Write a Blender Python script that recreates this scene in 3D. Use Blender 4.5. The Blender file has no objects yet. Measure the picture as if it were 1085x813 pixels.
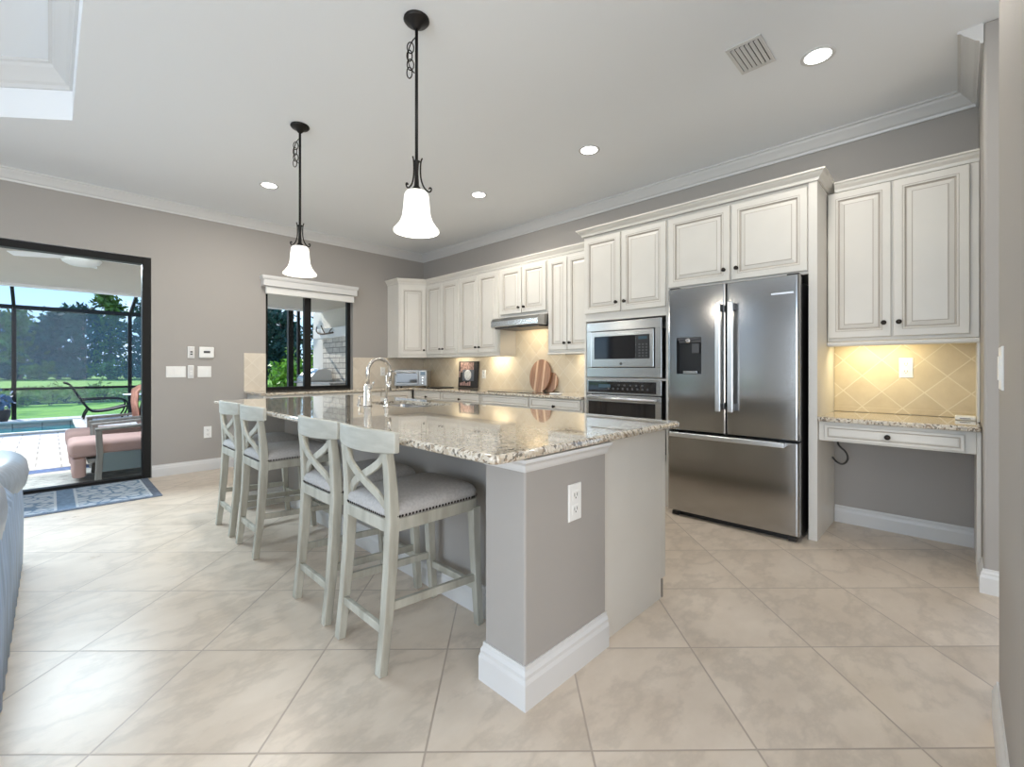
import bpy, bmesh, math, random
import numpy as np
from mathutils import Vector, Matrix
random.seed(7)
rng = np.random.default_rng(7)
S = bpy.context.scene
COL = S.collection
R = math.radians

# ------------------------------------------------------------------ camera
cam = bpy.data.cameras.new('camera'); camo = bpy.data.objects.new('camera', cam); COL.objects.link(camo)
cam.sensor_fit = 'HORIZONTAL'; cam.sensor_width = 36.0
cam.lens = 480.5/1085*36.0
cam.shift_y = -16.1/1085
cam.clip_start = 0.05; cam.clip_end = 400
camo.location = (0, 0, 1.2); camo.rotation_euler = (R(90), 0, R(-45.51))
S.camera = camo
# ------------------------------------------------------------------ view
S.view_settings.view_transform = 'Standard'; S.view_settings.look = 'None'
S.view_settings.exposure = 0.23; S.view_settings.gamma = 1.0
S.view_settings.use_curve_mapping = False
S.cycles.max_bounces = 12; S.cycles.diffuse_bounces = 5; S.cycles.glossy_bounces = 5
S.cycles.transparent_max_bounces = 24; S.cycles.caustics_reflective = False; S.cycles.caustics_refractive = False
S.cycles.sample_clamp_indirect = 6.0
# ------------------------------------------------------------------ sky
W = bpy.data.worlds.new('sky'); S.world = W; W.use_nodes = True
nt = W.node_tree; nt.nodes.clear()
o = nt.nodes.new('ShaderNodeOutputWorld'); bg = nt.nodes.new('ShaderNodeBackground')
tc = nt.nodes.new('ShaderNodeTexCoord'); sx = nt.nodes.new('ShaderNodeSeparateXYZ')
rp = nt.nodes.new('ShaderNodeValToRGB'); no = nt.nodes.new('ShaderNodeTexNoise'); cr = nt.nodes.new('ShaderNodeValToRGB'); mx = nt.nodes.new('ShaderNodeMix'); mx.data_type = 'RGBA'
nt.links.new(tc.outputs['Generated'], sx.inputs[0]); nt.links.new(sx.outputs['Z'], rp.inputs[0])
e = rp.color_ramp.elements
e[0].position = 0.0; e[0].color = (0.50, 0.70, 0.90, 1); e[1].position = 0.6; e[1].color = (0.16, 0.38, 0.80, 1)
m = e.new(0.2); m.color = (0.22, 0.48, 0.84, 1)
mp = nt.nodes.new('ShaderNodeMapping'); mp.inputs['Scale'].default_value = (1.6, 1.6, 7)
nt.links.new(tc.outputs['Generated'], mp.inputs[0]); nt.links.new(mp.outputs[0], no.inputs['Vector'])
no.inputs['Scale'].default_value = 3.2; no.inputs['Detail'].default_value = 6
nt.links.new(no.outputs['Fac'], cr.inputs[0]); cr.color_ramp.elements[0].position = 0.50; cr.color_ramp.elements[1].position = 0.74
nt.links.new(cr.outputs[0], mx.inputs['Factor']); nt.links.new(rp.outputs[0], mx.inputs['A']); mx.inputs['B'].default_value = (1, 1, 1, 1)
nt.links.new(mx.outputs['Result'], bg.inputs[0]); bg.inputs[1].default_value = 1.7
nt.links.new(bg.outputs[0], o.inputs[0])
# ------------------------------------------------------------------ lights
def light(name, kind, loc, energy, color=(1, 1, 1), rot=None, aim=None, size=None, size_y=None, spread=None, angle=None):
    l = bpy.data.lights.new(name, kind); ob = bpy.data.objects.new(name, l); COL.objects.link(ob)
    l.energy = energy; l.color = color; ob.location = loc
    if aim is not None:
        ob.rotation_euler = (Vector(aim)-Vector(loc)).to_track_quat('-Z', 'Y').to_euler()
    if rot is not None: ob.rotation_euler = rot
    if kind == 'AREA':
        l.shape = 'RECTANGLE' if size_y else 'DISK'
        l.size = size
        if size_y: l.size_y = size_y
        if spread: l.spread = spread
    if kind == 'SUN': l.angle = angle
    if kind in ('POINT', 'SPOT') and size: l.shadow_soft_size = size
    return ob
light('sun', 'SUN', (0, 0, 20), 5.0, (1, .95, .88), aim=(2.6, -9.0, 13.7), angle=R(.6))
light('great_room_fill', 'AREA', (-4.5, .4, 1.35), 112, (.80, .90, 1), rot=(R(90), 0, R(-90)), size=3.6, size_y=2.0)  # added fill in the left wall opening, standing in for an unseen window
light('rear_fill', 'AREA', (-1.6, -4.05, 1.5), 125, (1, .84, .66), rot=(R(90), 0, 0), size=4.6, size_y=2.4)  # added warm fill behind the camera, lifts the island end faces
light('lanai_fill', 'AREA', (-.9, 6.75, 2.545), 345, (.76, .89, 1), aim=(-.9, 4.2, 0), size=3.2, size_y=.5)  # added area light hidden above the door head, boosts light through the door
light('entry_fill', 'AREA', (1.95, .60, 3.0), 7, (1, .93, .82), rot=(0, 0, 0), size=.13)  # added out-of-view lamp without a fixture, brightens the near wall
WARM = (1, .90, .76)

# ------------------------------------------------------------------ helpers
WM = {}
def tag(o, label=None, cat=None, group=None, kind=None):
    if label: o['label'] = label
    if cat: o['category'] = cat
    if group: o['group'] = group
    if kind: o['kind'] = kind
    return o
def empty(name, loc, label, cat, group=None, rz=0.0, kind=None):
    o = bpy.data.objects.new(name, None); COL.objects.link(o); o.empty_display_size = .1
    o.location = loc; o.rotation_euler = (0, 0, rz)
    WM[o] = Matrix.Translation(Vector(loc)) @ Matrix.Rotation(rz, 4, 'Z')
    return tag(o, label, cat, group, kind)
class MB:
    """collects geometry in world (or local) coordinates, then links it as one mesh object"""
    def __init__(s): s.v = []; s.f = []; s.mi = []; s.sm = []
    def add(s, vs, fs, mi=0, smooth=False):
        b = len(s.v); s.v += [tuple(p) for p in vs]
        for f in fs: s.f.append([b+i for i in f]); s.mi.append(mi); s.sm.append(smooth)
        return s
    def box(s, x0, y0, z0, x1, y1, z1, mi=0):
        x0, x1 = min(x0, x1), max(x0, x1); y0, y1 = min(y0, y1), max(y0, y1); z0, z1 = min(z0, z1), max(z0, z1)
        vs = [(x, y, z) for z in (z0, z1) for (x, y) in ((x0, y0), (x1, y0), (x1, y1), (x0, y1))]
        return s.add(vs, [(3, 2, 1, 0), (4, 5, 6, 7), (0, 1, 5, 4), (1, 2, 6, 5), (2, 3, 7, 6), (3, 0, 4, 7)], mi)
    def loft(s, loops, cap0=True, cap1=True, smooth=False, mi=0, closed=True, mis=None):
        n = len(loops[0]); vs = [p for l in loops for p in l]
        b = len(s.v); s.v += [tuple(p) for p in vs]
        for i in range(len(loops)-1):
            for j in range(n if closed else n-1):
                k = (j+1) % n
                s.f.append([b+i*n+j, b+i*n+k, b+(i+1)*n+k, b+(i+1)*n+j]); s.mi.append(mis[i] if mis else mi); s.sm.append(smooth)
        if cap0: s.f.append([b+j for j in range(n)][::-1]); s.mi.append(mis[0] if mis else mi); s.sm.append(False)
        if cap1: s.f.append([b+(len(loops)-1)*n+j for j in range(n)]); s.mi.append(mis[-1] if mis else mi); s.sm.append(False)
        return s
    def tube(s, pts, r, n=8, mi=0, closed=False):
        pts = [Vector(p) for p in pts]; loops = []; prev = None
        for i, p in enumerate(pts):
            t = (pts[min(i+1, len(pts)-1)]-pts[max(i-1, 0)]).normalized()
            if prev is None:
                a = Vector((0, 0, 1)) if abs(t.z) < .9 else Vector((1, 0, 0)); u = t.cross(a).normalized()
            else:
                u = (prev - t*prev.dot(t)).normalized()
            prev = u; w = t.cross(u); rr = r[i] if isinstance(r, (list, tuple)) else r
            loops.append([p+(u*math.cos(2*math.pi*k/n)+w*math.sin(2*math.pi*k/n))*rr for k in range(n)])
        return s.loft(loops, smooth=True, mi=mi)
    def cyl(s, p0, p1, r, n=20, mi=0, r1=None): 
        return s.tube([p0, p1], [r, r if r1 is None else r1], n, mi)
    def bar(s, pts, side, w, t, mi=0):
        pts = [Vector(p) for p in pts]; loops = []; sd0 = Vector(side).normalized()
        for i, p in enumerate(pts):
            tt = (pts[min(i+1, len(pts)-1)]-pts[max(i-1, 0)]).normalized()
            sd = (sd0 - tt*sd0.dot(tt)).normalized(); nn = tt.cross(sd)
            ww = w[i] if isinstance(w, (list, tuple)) else w; th = t[i] if isinstance(t, (list, tuple)) else t
            loops.append([p+sd*ww/2+nn*th/2, p-sd*ww/2+nn*th/2, p-sd*ww/2-nn*th/2, p+sd*ww/2-nn*th/2])
        return s.loft(loops, mi=mi)
    def lathe(s, prof, c=(0, 0, 0), n=32, cap0=False, cap1=False, mi=0, axis='z', smooth=True):
        loops = []
        for r, z in prof:
            l = []
            for k in range(n):
                a = 2*math.pi*k/n; x, y = r*math.cos(a), r*math.sin(a)
                q = (x, y, z) if axis == 'z' else ((z, x, y) if axis == 'x' else (y, z, x))
                l.append((c[0]+q[0], c[1]+q[1], c[2]+q[2]))
            loops.append(l)
        return s.loft(loops, cap0, cap1, smooth=smooth, mi=mi)
    def ball(s, c, rx, ry=None, rz=None, n=12, mi=0):
        ry = ry or rx; rz = rz or rx; loops = []
        for i in range(1, n):
            a = math.pi*i/n
            loops.append([(c[0]+rx*math.sin(a)*math.cos(2*math.pi*k/(2*n)), c[1]+ry*math.sin(a)*math.sin(2*math.pi*k/(2*n)), c[2]-rz*math.cos(a)) for k in range(2*n)])
        return s.loft(loops, smooth=True, mi=mi)
    def prism(s, poly, z0, z1, mi=0):
        return s.loft([[(x, y, z0) for x, y in poly], [(x, y, z1) for x, y in poly]], mi=mi)
    def sweep(s, path, prof, mi=0, flip=1):
        """path: xy polyline; prof: (out, z) pairs; out points to the left of travel when flip = 1"""
        P = [Vector((p[0], p[1])) for p in path]; loops = []
        for i, p in enumerate(P):
            d0 = (P[i]-P[i-1]).normalized() if i > 0 else (P[1]-P[0]).normalized()
            d1 = (P[i+1]-P[i]).normalized() if i < len(P)-1 else d0
            n0 = Vector((-d0.y, d0.x))*flip; n1 = Vector((-d1.y, d1.x))*flip
            m = (n0+n1).normalized(); k = 1/max(.3, m.dot(n0))
            loops.append([(p.x+m.x*a*k, p.y+m.y*a*k, z) for a, z in prof])
        return s.loft(loops, mi=mi)
    def xf(s, M):
        s.v = [tuple(M @ Vector(p)) for p in s.v]; return s
    def build(s, name, mats, parent=None, bev=0, seg=2, local=False, smooth_all=False, recalc=True, origin=None):
        me = bpy.data.meshes.new(name)
        vs = s.v
        ob = bpy.data.objects.new(name, me)
        if parent is not None:
            Mi = WM[parent].inverted() if not local else Matrix.Identity(4)
            vs = [tuple(Mi @ Vector(p)) for p in vs]; ob.parent = parent; WM[ob] = WM[parent]
        else:
            a = np.array(vs)
            c = origin or ((a[:, 0].min()+a[:, 0].max())/2, (a[:, 1].min()+a[:, 1].max())/2, a[:, 2].min())
            vs = [(p[0]-c[0], p[1]-c[1], p[2]-c[2]) for p in vs]; ob.location = c; WM[ob] = Matrix.Translation(Vector(c))
        me.from_pydata(vs, [], s.f)
        if not isinstance(mats, (list, tuple)): mats = [mats]
        for m in mats: me.materials.append(m)
        me.polygons.foreach_set('material_index', s.mi)
        me.polygons.foreach_set('use_smooth', [True]*len(s.f) if smooth_all else s.sm)
        if recalc:
            bm = bmesh.new(); bm.from_mesh(me); bmesh.ops.recalc_face_normals(bm, faces=bm.faces); bm.to_mesh(me); bm.free()
        me.update(); COL.objects.link(ob)
        if bev:
            b = ob.modifiers.new('bevel', 'BEVEL'); b.width = bev; b.segments = seg; b.limit_method = 'ANGLE'; b.angle_limit = R(40); b.harden_normals = False
        return ob
def rrect(x0, y0, x1, y1, r, z, n=5):
    out = []
    r = max(1e-4, min(r, (x1-x0)/2-1e-4, (y1-y0)/2-1e-4))
    for cx, cy, a0 in ((x1-r, y1-r, 0), (x0+r, y1-r, 90), (x0+r, y0+r, 180), (x1-r, y0+r, 270)):
        for k in range(n+1):
            a = R(a0+90*k/n); out.append((cx+r*math.cos(a), cy+r*math.sin(a), z))
    return out
def cushion(mb, x0, y0, x1, y1, z0, z1, r=.05, e=.03, crown=.0, mi=0):
    L = []
    for t in (0, .3, .6, .85, 1): 
        a = R(90*t); L.append(rrect(x0+e*(1-math.sin(a)), y0+e*(1-math.sin(a)), x1-e*(1-math.sin(a)), y1-e*(1-math.sin(a)), r, z0+e*(1-math.cos(a))))
    for t in (0, .3, .6, .85, 1):
        a = R(90*t); i = e*(1-math.cos(a)); L.append(rrect(x0+i, y0+i, x1-i, y1-i, r, z1-e+e*math.sin(a)))
    if crown:
        w = min(x1-x0, y1-y0)/2-e
        for q in (.25, .55, .9): 
            i = e+w*q; L.append(rrect(x0+i, y0+i, x1-i, y1-i, max(.002, r*(1-q)), z1+crown*(1-(1-q)**2)))
    return mb.loft(L, smooth=True, mi=mi)
def tree_copy(o, parent=None):
    c = o.copy(); COL.objects.link(c); c.parent = parent
    for ch in o.children: tree_copy(ch, c)
    return c
def structure(o, label=None): 
    o['kind'] = 'structure'
    if label: o['label'] = label
    return o

# ------------------------------------------------------------------ materials
def newmat(name):
    m = bpy.data.materials.new(name); m.use_nodes = True
    n = m.node_tree; b = n.nodes['Principled BSDF']; return m, n, b
def P(name, col, rough=.5, metal=0., spec=.5, emit=None, es=0., noise=0., nscale=8., bump=0., bscale=60., stretch=None, coat=0., col2=None, coords='obj'):
    m, n, b = newmat(name)
    b.inputs['Base Color'].default_value = (*col, 1); b.inputs['Roughness'].default_value = rough; b.inputs['Metallic'].default_value = metal
    b.inputs['Specular IOR Level'].default_value = spec
    if coat: b.inputs['Coat Weight'].default_value = coat; b.inputs['Coat Roughness'].default_value = .08
    if emit: b.inputs['Emission Color'].default_value = (*emit, 1); b.inputs['Emission Strength'].default_value = es
    if noise or bump or col2:
        if coords == 'obj':
            t = n.nodes.new('ShaderNodeTexCoord'); src = t.outputs['Object']
        else:
            t = n.nodes.new('ShaderNodeNewGeometry'); src = t.outputs['Position']
        mp = n.nodes.new('ShaderNodeMapping'); n.links.new(src, mp.inputs[0])
        if stretch: mp.inputs['Scale'].default_value = stretch
    if noise or col2:
        x = n.nodes.new('ShaderNodeTexNoise'); x.inputs['Scale'].default_value = nscale; x.inputs['Detail'].default_value = 5
        n.links.new(mp.outputs[0], x.inputs['Vector'])
        r = n.nodes.new('ShaderNodeValToRGB'); n.links.new(x.outputs['Fac'], r.inputs[0])
        c2 = col2 or tuple(max(0, c*(1-noise)) for c in col); c1 = col if col2 else tuple(min(1, c*(1+noise*.6)) for c in col)
        r.color_ramp.elements[0].position = .36; r.color_ramp.elements[0].color = (*c2, 1)
        r.color_ramp.elements[1].position = .66; r.color_ramp.elements[1].color = (*c1, 1)
        n.links.new(r.outputs[0], b.inputs['Base Color'])
    if bump:
        x = n.nodes.new('ShaderNodeTexNoise'); x.inputs['Scale'].default_value = bscale; x.inputs['Detail'].default_value = 3
        n.links.new(mp.outputs[0], x.inputs['Vector'])
        bp = n.nodes.new('ShaderNodeBump'); bp.inputs['Strength'].default_value = bump; bp.inputs['Distance'].default_value = .01
        n.links.new(x.outputs['Fac'], bp.inputs['Height']); n.links.new(bp.outputs[0], b.inputs['Normal'])
    return m
def math_node(n, op, a, b=None):
    x = n.nodes.new('ShaderNodeMath'); x.operation = op
    for i, q in enumerate((a, b)):
        if q is None: continue
        if isinstance(q, (int, float)): x.inputs[i].default_value = q
        else: n.links.new(q, x.inputs[i])
    return x.outputs[0]
def tiles(name, ua, va, uo, vo, su, sv, g, c1, c2, cg, rough, nscale=3., var=.08, bump=.3, half=False, streak=(1, 1, 1), spec=.5, vein=0):
    """a tiling from two world directions, with a grout width g (metres)"""
    m, n, b = newmat(name)
    geo = n.nodes.new('ShaderNodeNewGeometry'); pos = geo.outputs['Position']
    def comp(vec, off, s):
        d = n.nodes.new('ShaderNodeVectorMath'); d.operation = 'DOT_PRODUCT'; n.links.new(pos, d.inputs[0]); d.inputs[1].default_value = vec
        return math_node(n, 'DIVIDE', math_node(n, 'SUBTRACT', d.outputs['Value'], off), s)
    u = comp(ua, uo, su); v = comp(va, vo, sv)
    if half:
        fl = math_node(n, 'FLOOR', v); u = math_node(n, 'ADD', u, math_node(n, 'MULTIPLY', math_node(n, 'MODULO', fl, 2.), .5))
    def edge(q, s):
        f = math_node(n, 'FRACT', q); return math_node(n, 'MULTIPLY', math_node(n, 'MINIMUM', f, math_node(n, 'SUBTRACT', 1., f)), s)
    dmin = math_node(n, 'MINIMUM', edge(u, su), edge(v, sv))
    mr = n.nodes.new('ShaderNodeMapRange'); n.links.new(dmin, mr.inputs[0]); mr.inputs[1].default_value = g*.35; mr.inputs[2].default_value = g*.75
    cmb = n.nodes.new('ShaderNodeCombineXYZ'); n.links.new(math_node(n, 'FLOOR', u), cmb.inputs[0]); n.links.new(math_node(n, 'FLOOR', v), cmb.inputs[1])
    wn = n.nodes.new('ShaderNodeTexWhiteNoise'); n.links.new(cmb.outputs[0], wn.inputs['Vector'])
    off = n.nodes.new('ShaderNodeVectorMath'); off.operation = 'MULTIPLY_ADD'; n.links.new(wn.outputs['Color'], off.inputs[0]); off.inputs[1].default_value = (7, 7, 7); n.links.new(pos, off.inputs[2])
    mp = n.nodes.new('ShaderNodeMapping'); mp.inputs['Scale'].default_value = streak; n.links.new(off.outputs[0], mp.inputs[0])
    x = n.nodes.new('ShaderNodeTexNoise'); x.inputs['Scale'].default_value = nscale; x.inputs['Detail'].default_value = 7; x.inputs['Roughness'].default_value = .6; x.inputs['Distortion'].default_value = 0
    n.links.new(mp.outputs[0], x.inputs['Vector'])
    r = n.nodes.new('ShaderNodeValToRGB'); n.links.new(x.outputs['Fac'], r.inputs[0])
    r.color_ramp.elements[0].position = .26; r.color_ramp.elements[0].color = (*c2, 1); r.color_ramp.elements[1].position = .74; r.color_ramp.elements[1].color = (*c1, 1)
    base = r.outputs[0]
    if vein:
        x2 = n.nodes.new('ShaderNodeTexNoise'); x2.inputs['Scale'].default_value = nscale*.8; x2.inputs['Detail'].default_value = 7; x2.inputs['Roughness'].default_value = .6; n.links.new(mp.outputs[0], x2.inputs['Vector'])
        r2 = n.nodes.new('ShaderNodeValToRGB'); n.links.new(x2.outputs['Fac'], r2.inputs[0]); E2 = r2.color_ramp.elements
        E2[0].position = .44; E2[0].color = (0, 0, 0, 1); E2[1].position = .56; E2[1].color = (0, 0, 0, 1); q = E2.new(.50); q.color = (vein, vein, vein, 1)
        m2 = n.nodes.new('ShaderNodeMix'); m2.data_type = 'RGBA'; n.links.new(r2.outputs[0], m2.inputs['Factor']); n.links.new(base, m2.inputs['A']); m2.inputs['B'].default_value = (*[c*.62 for c in c2], 1); base = m2.outputs['Result']
    hs = n.nodes.new('ShaderNodeHueSaturation'); n.links.new(base, hs.inputs['Color'])
    n.links.new(math_node(n, 'ADD', math_node(n, 'MULTIPLY', wn.outputs['Value'], var), 1-var/2), hs.inputs['Value'])
    mx = n.nodes.new('ShaderNodeMix'); mx.data_type = 'RGBA'; n.links.new(mr.outputs[0], mx.inputs['Factor']); mx.inputs['A'].default_value = (*cg, 1); n.links.new(hs.outputs[0], mx.inputs['B'])
    n.links.new(mx.outputs['Result'], b.inputs['Base Color'])
    n.links.new(math_node(n, 'ADD', math_node(n, 'MULTIPLY', x.outputs['Fac'], .12), rough-.06), b.inputs['Roughness'])
    b.inputs['Specular IOR Level'].default_value = spec
    bp = n.nodes.new('ShaderNodeBump'); bp.inputs['Strength'].default_value = bump; bp.inputs['Distance'].default_value = .003; n.links.new(mr.outputs[0], bp.inputs['Height']); n.links.new(bp.outputs[0], b.inputs['Normal'])
    return m
q2 = 1/math.sqrt(2)
M_floor = tiles('travertine_floor_tile', (q2, q2, 0), (q2, -q2, 0), 1.94, .263, .52, .521, .006, (.72, .63, .53), (.58, .49, .395), (.42, .35, .29), .30, 3.0, .07, .25, streak=(1, 1.6, 1), spec=.38, vein=.30)
M_bks = tiles('tumbled_travertine_backsplash', (0, q2, q2), (0, q2, -q2), .02, .05, .152, .152, .006, (.74, .655, .51), (.64, .545, .40), (.76, .69, .57), .45, 6., .08, .2)
M_bks_d = tiles('golden_travertine_backsplash', (0, q2, q2), (0, q2, -q2), .02, .05, .165, .165, .006, (.66, .56, .38), (.53, .43, .27), (.72, .64, .48), .45, 6., .10, .25)
M_bks_w = tiles('tumbled_travertine_backsplash_window', (q2, 0, q2), (q2, 0, -q2), .02, .05, .152, .152, .006, (.72, .65, .55), (.62, .55, .45), (.72, .66, .57), .45, 6., .08, .2)
M_paver = tiles('lanai_paver', (1, 0, 0), (0, 1, 0), .1, 7.9, .46, .30, .016, (.70, .66, .62), (.54, .50, .48), (.28, .26, .25), .7, 5., .10, .5, half=True, spec=.3)
M_stone = tiles('ledge_stone', (0, 1, 0), (0, 0, 1), .0, .0, .34, .12, .014, (.72, .68, .62), (.42, .39, .36), (.20, .19, .18), .8, 6., .35, .8, half=True, spec=.2)
M_wall = P('greige_wall_paint', (.365, .345, .323), .6, bump=.04, bscale=180, spec=.3)
M_ceil = P('white_ceiling_paint', (.84, .87, .90), .75, bump=.05, bscale=140, spec=.2)
M_trim = P('white_trim_paint', (.645, .645, .64), .35)
M_cab = P('cream_cabinet_paint', (.67, .648, .60), .38, noise=.03, nscale=3)
M_glaze = P('brown_cabinet_glaze', (.44, .40, .35), .45)
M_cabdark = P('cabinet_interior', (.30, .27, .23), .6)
M_knob = P('oil_rubbed_bronze', (.03, .024, .02), .35, metal=.7)
M_black = P('black_bronze_frame', (.008, .008, .008), .5, spec=.25)
M_iron = P('wrought_iron', (.018, .016, .015), .42, metal=.6)
M_steel = P('brushed_stainless', (.49, .487, .48), .26, metal=1, noise=.05, nscale=3, stretch=(1, 1, 60))
M_steelv = P('brushed_stainless_panel', (.44, .435, .43), .15, metal=1, bump=.012, bscale=9, stretch=(1, 40, 1))
M_chrome = P('satin_nickel', (.62, .60, .57), .22, metal=1)
M_handle = P('satin_aluminium_handle', (.74, .75, .76), .3, metal=1)
M_blackgl = P('black_oven_glass', (.010, .010, .012), .05, coat=.5)
M_blackpl = P('black_plastic', (.014, .014, .015), .3)
M_darkgrey = P('dark_grey_plastic', (.07, .07, .075), .4)
M_whitepl = P('white_plastic', (.80, .80, .78), .35)
M_slot = P('outlet_slot_dark', (.05, .05, .05), .5)
M_display = P('dim_blue_display', (.05, .09, .12), .2)
M_stool = P('weathered_grey_green_paint', (.47, .465, .405), .5, col2=(.33, .32, .27), nscale=3.2, stretch=(6, 6, 1.2), bump=.05, bscale=30)
M_stoolh = P('weathered_grey_green_paint_crosswise', (.50, .50, .45), .5, col2=(.38, .375, .33), nscale=3.2, stretch=(6, 1.0, 8), bump=.05, bscale=30)
M_seat = P('grey_linen_upholstery', (.45, .44, .43), .85, noise=.10, nscale=90, bump=.15, bscale=260, spec=.2)
M_nail = P('dark_bronze_nailhead', (.03, .026, .022), .3, metal=.8)
M_sofa = P('silver_blue_upholstery', (.38, .45, .55), .32, noise=.10, nscale=18, stretch=(1, 5, 1), bump=.05, bscale=40)
M_sofaskirt = P('light_blue_upholstery', (.38, .51, .72), .5, noise=.18, nscale=9, stretch=(1, 9, .4))
M_shade = P('frosted_white_glass', (.92, .92, .88), .4, emit=(1, .97, .88), es=.75)
M_bulb = P('glowing_bulb', (1, 1, 1), .4, emit=(1, .95, .85), es=6)
M_lens = P('glowing_downlight_lens', (1, 1, 1), .4, emit=(1, .98, .94), es=7)
M_roman = P('white_shade_fabric', (.74, .74, .72), .8, bump=.05, bscale=200)
M_walnut = P('reddish_walnut_board', (.42, .22, .13), .45, noise=.25, nscale=4, stretch=(1, 8, 1))
M_maple = P('pale_maple_strip', (.74, .52, .34), .45, noise=.12, nscale=5, stretch=(1, 8, 1))
M_picblk = P('picture_black', (.02, .018, .018), .5)
M_picred = P('picture_dusky_pink', (.40, .26, .23), .6, noise=.6, nscale=26)
M_picwht = P('picture_pale_disc', (.70, .72, .72), .6, noise=.25, nscale=40)
M_picgry = P('picture_slate', (.12, .14, .17), .6)
M_cable = P('black_rubber_cable', (.03, .028, .026), .45)
M_granite = None
def granite():
    m, n, b = newmat('speckled_granite')
    g = n.nodes.new('ShaderNodeNewGeometry'); 
    d = n.nodes.new('ShaderNodeTexNoise'); d.inputs['Scale'].default_value = 30; d.inputs['Detail'].default_value = 2; n.links.new(g.outputs['Position'], d.inputs['Vector'])
    ma = n.nodes.new('ShaderNodeVectorMath'); ma.operation = 'MULTIPLY_ADD'; n.links.new(d.outputs['Color'], ma.inputs[0]); ma.inputs[1].default_value = (.03, .03, .03); n.links.new(g.outputs['Position'], ma.inputs[2])
    v = n.nodes.new('ShaderNodeTexVoronoi'); v.inputs['Scale'].default_value = 95; n.links.new(ma.outputs[0], v.inputs['Vector'])
    sp = n.nodes.new('ShaderNodeSeparateColor'); n.links.new(v.outputs['Color'], sp.inputs[0])
    r = n.nodes.new('ShaderNodeValToRGB'); r.color_ramp.interpolation = 'CONSTANT'; n.links.new(sp.outputs[0], r.inputs[0])
    E = r.color_ramp.elements; E[0].position = 0; E[0].color = (.028, .022, .018, 1); E[1].position = .13; E[1].color = (.20, .125, .07, 1)
    for p, c in ((.22, (.46, .38, .28)), (.38, (.62, .56, .46)), (.70, (.74, .69, .60)), (.90, (.40, .37, .33))):
        q = E.new(p); q.color = (*c, 1)
    x = n.nodes.new('ShaderNodeTexNoise'); x.inputs['Scale'].default_value = 9; x.inputs['Detail'].default_value = 6; n.links.new(g.outputs['Position'], x.inputs['Vector'])
    r2 = n.nodes.new('ShaderNodeValToRGB'); n.links.new(x.outputs['Fac'], r2.inputs[0])
    r2.color_ramp.elements[0].position = .35; r2.color_ramp.elements[0].color = (.70, .63, .52, 1); r2.color_ramp.elements[1].position = .65; r2.color_ramp.elements[1].color = (.42, .37, .30, 1)
    mx = n.nodes.new('ShaderNodeMix'); mx.data_type = 'RGBA'; mx.inputs['Factor'].default_value = .28
    n.links.new(r.outputs[0], mx.inputs['A']); n.links.new(r2.outputs[0], mx.inputs['B']); n.links.new(mx.outputs['Result'], b.inputs['Base Color'])
    b.inputs['Roughness'].default_value = .05; b.inputs['Specular IOR Level'].default_value = .85; b.inputs['Coat Weight'].default_value = .6; b.inputs['Coat Roughness'].default_value = .02
    return m
M_granite = granite()
def glassmat(name, tint=(1, 1, 1), refl=.08):
    m, n, b = newmat(name); out = n.nodes['Material Output']; n.nodes.remove(b)
    t = n.nodes.new('ShaderNodeBsdfTransparent'); t.inputs[0].default_value = (*tint, 1); g = n.nodes.new('ShaderNodeBsdfGlossy'); g.inputs['Roughness'].default_value = .02
    f = n.nodes.new('ShaderNodeFresnel'); f.inputs['IOR'].default_value = 1.14
    x = n.nodes.new('ShaderNodeMixShader'); n.links.new(f.outputs[0], x.inputs[0]); n.links.new(t.outputs[0], x.inputs[1]); n.links.new(g.outputs[0], x.inputs[2]); n.links.new(x.outputs[0], out.inputs[0])
    return m
M_glass = glassmat('window_glass', (.97, .985, .98))
def screenmat():
    m, n, b = newmat('insect_screen_mesh'); out = n.nodes['Material Output']; n.nodes.remove(b)
    t = n.nodes.new('ShaderNodeBsdfTransparent'); d = n.nodes.new('ShaderNodeBsdfDiffuse'); d.inputs[0].default_value = (.10, .16, .24, 1)
    tl = n.nodes.new('ShaderNodeBsdfTranslucent'); tl.inputs[0].default_value = (.10, .16, .24, 1)
    a = n.nodes.new('ShaderNodeAddShader'); n.links.new(d.outputs[0], a.inputs[0]); n.links.new(tl.outputs[0], a.inputs[1])
    x = n.nodes.new('ShaderNodeMixShader'); x.inputs[0].default_value = .09; n.links.new(t.outputs[0], x.inputs[1]); n.links.new(a.outputs[0], x.inputs[2]); n.links.new(x.outputs[0], out.inputs[0])
    return m
M_screen = screenmat()
def rugmat(name, a, b_, scale, thr=.5):
    m, n, b = newmat(name); g = n.nodes.new('ShaderNodeTexCoord')
    v = n.nodes.new('ShaderNodeTexVoronoi'); v.feature = 'DISTANCE_TO_EDGE'; v.inputs['Scale'].default_value = scale; n.links.new(g.outputs['Object'], v.inputs['Vector'])
    x = n.nodes.new('ShaderNodeTexNoise'); x.inputs['Scale'].default_value = scale*2.2; x.inputs['Detail'].default_value = 6; n.links.new(g.outputs['Object'], x.inputs['Vector'])
    s = math_node(n, 'ADD', math_node(n, 'MULTIPLY', v.outputs['Distance'], 2.2), math_node(n, 'MULTIPLY', x.outputs['Fac'], .9))
    r = n.nodes.new('ShaderNodeValToRGB'); n.links.new(s, r.inputs[0]); r.color_ramp.elements[0].position = thr; r.color_ramp.elements[0].color = (*a, 1); r.color_ramp.elements[1].position = thr+.18; r.color_ramp.elements[1].color = (*b_, 1)
    n.links.new(r.outputs[0], b.inputs['Base Color']); b.inputs['Roughness'].default_value = .9; b.inputs['Specular IOR Level'].default_value = .1
    return m
M_rug = rugmat('faded_blue_medallion_weave', (.18, .27, .40), (.48, .56, .64), 9)
M_rugband = P('rug_blue_band', (.20, .30, .44), .9, noise=.2, nscale=30, spec=.1)
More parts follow.
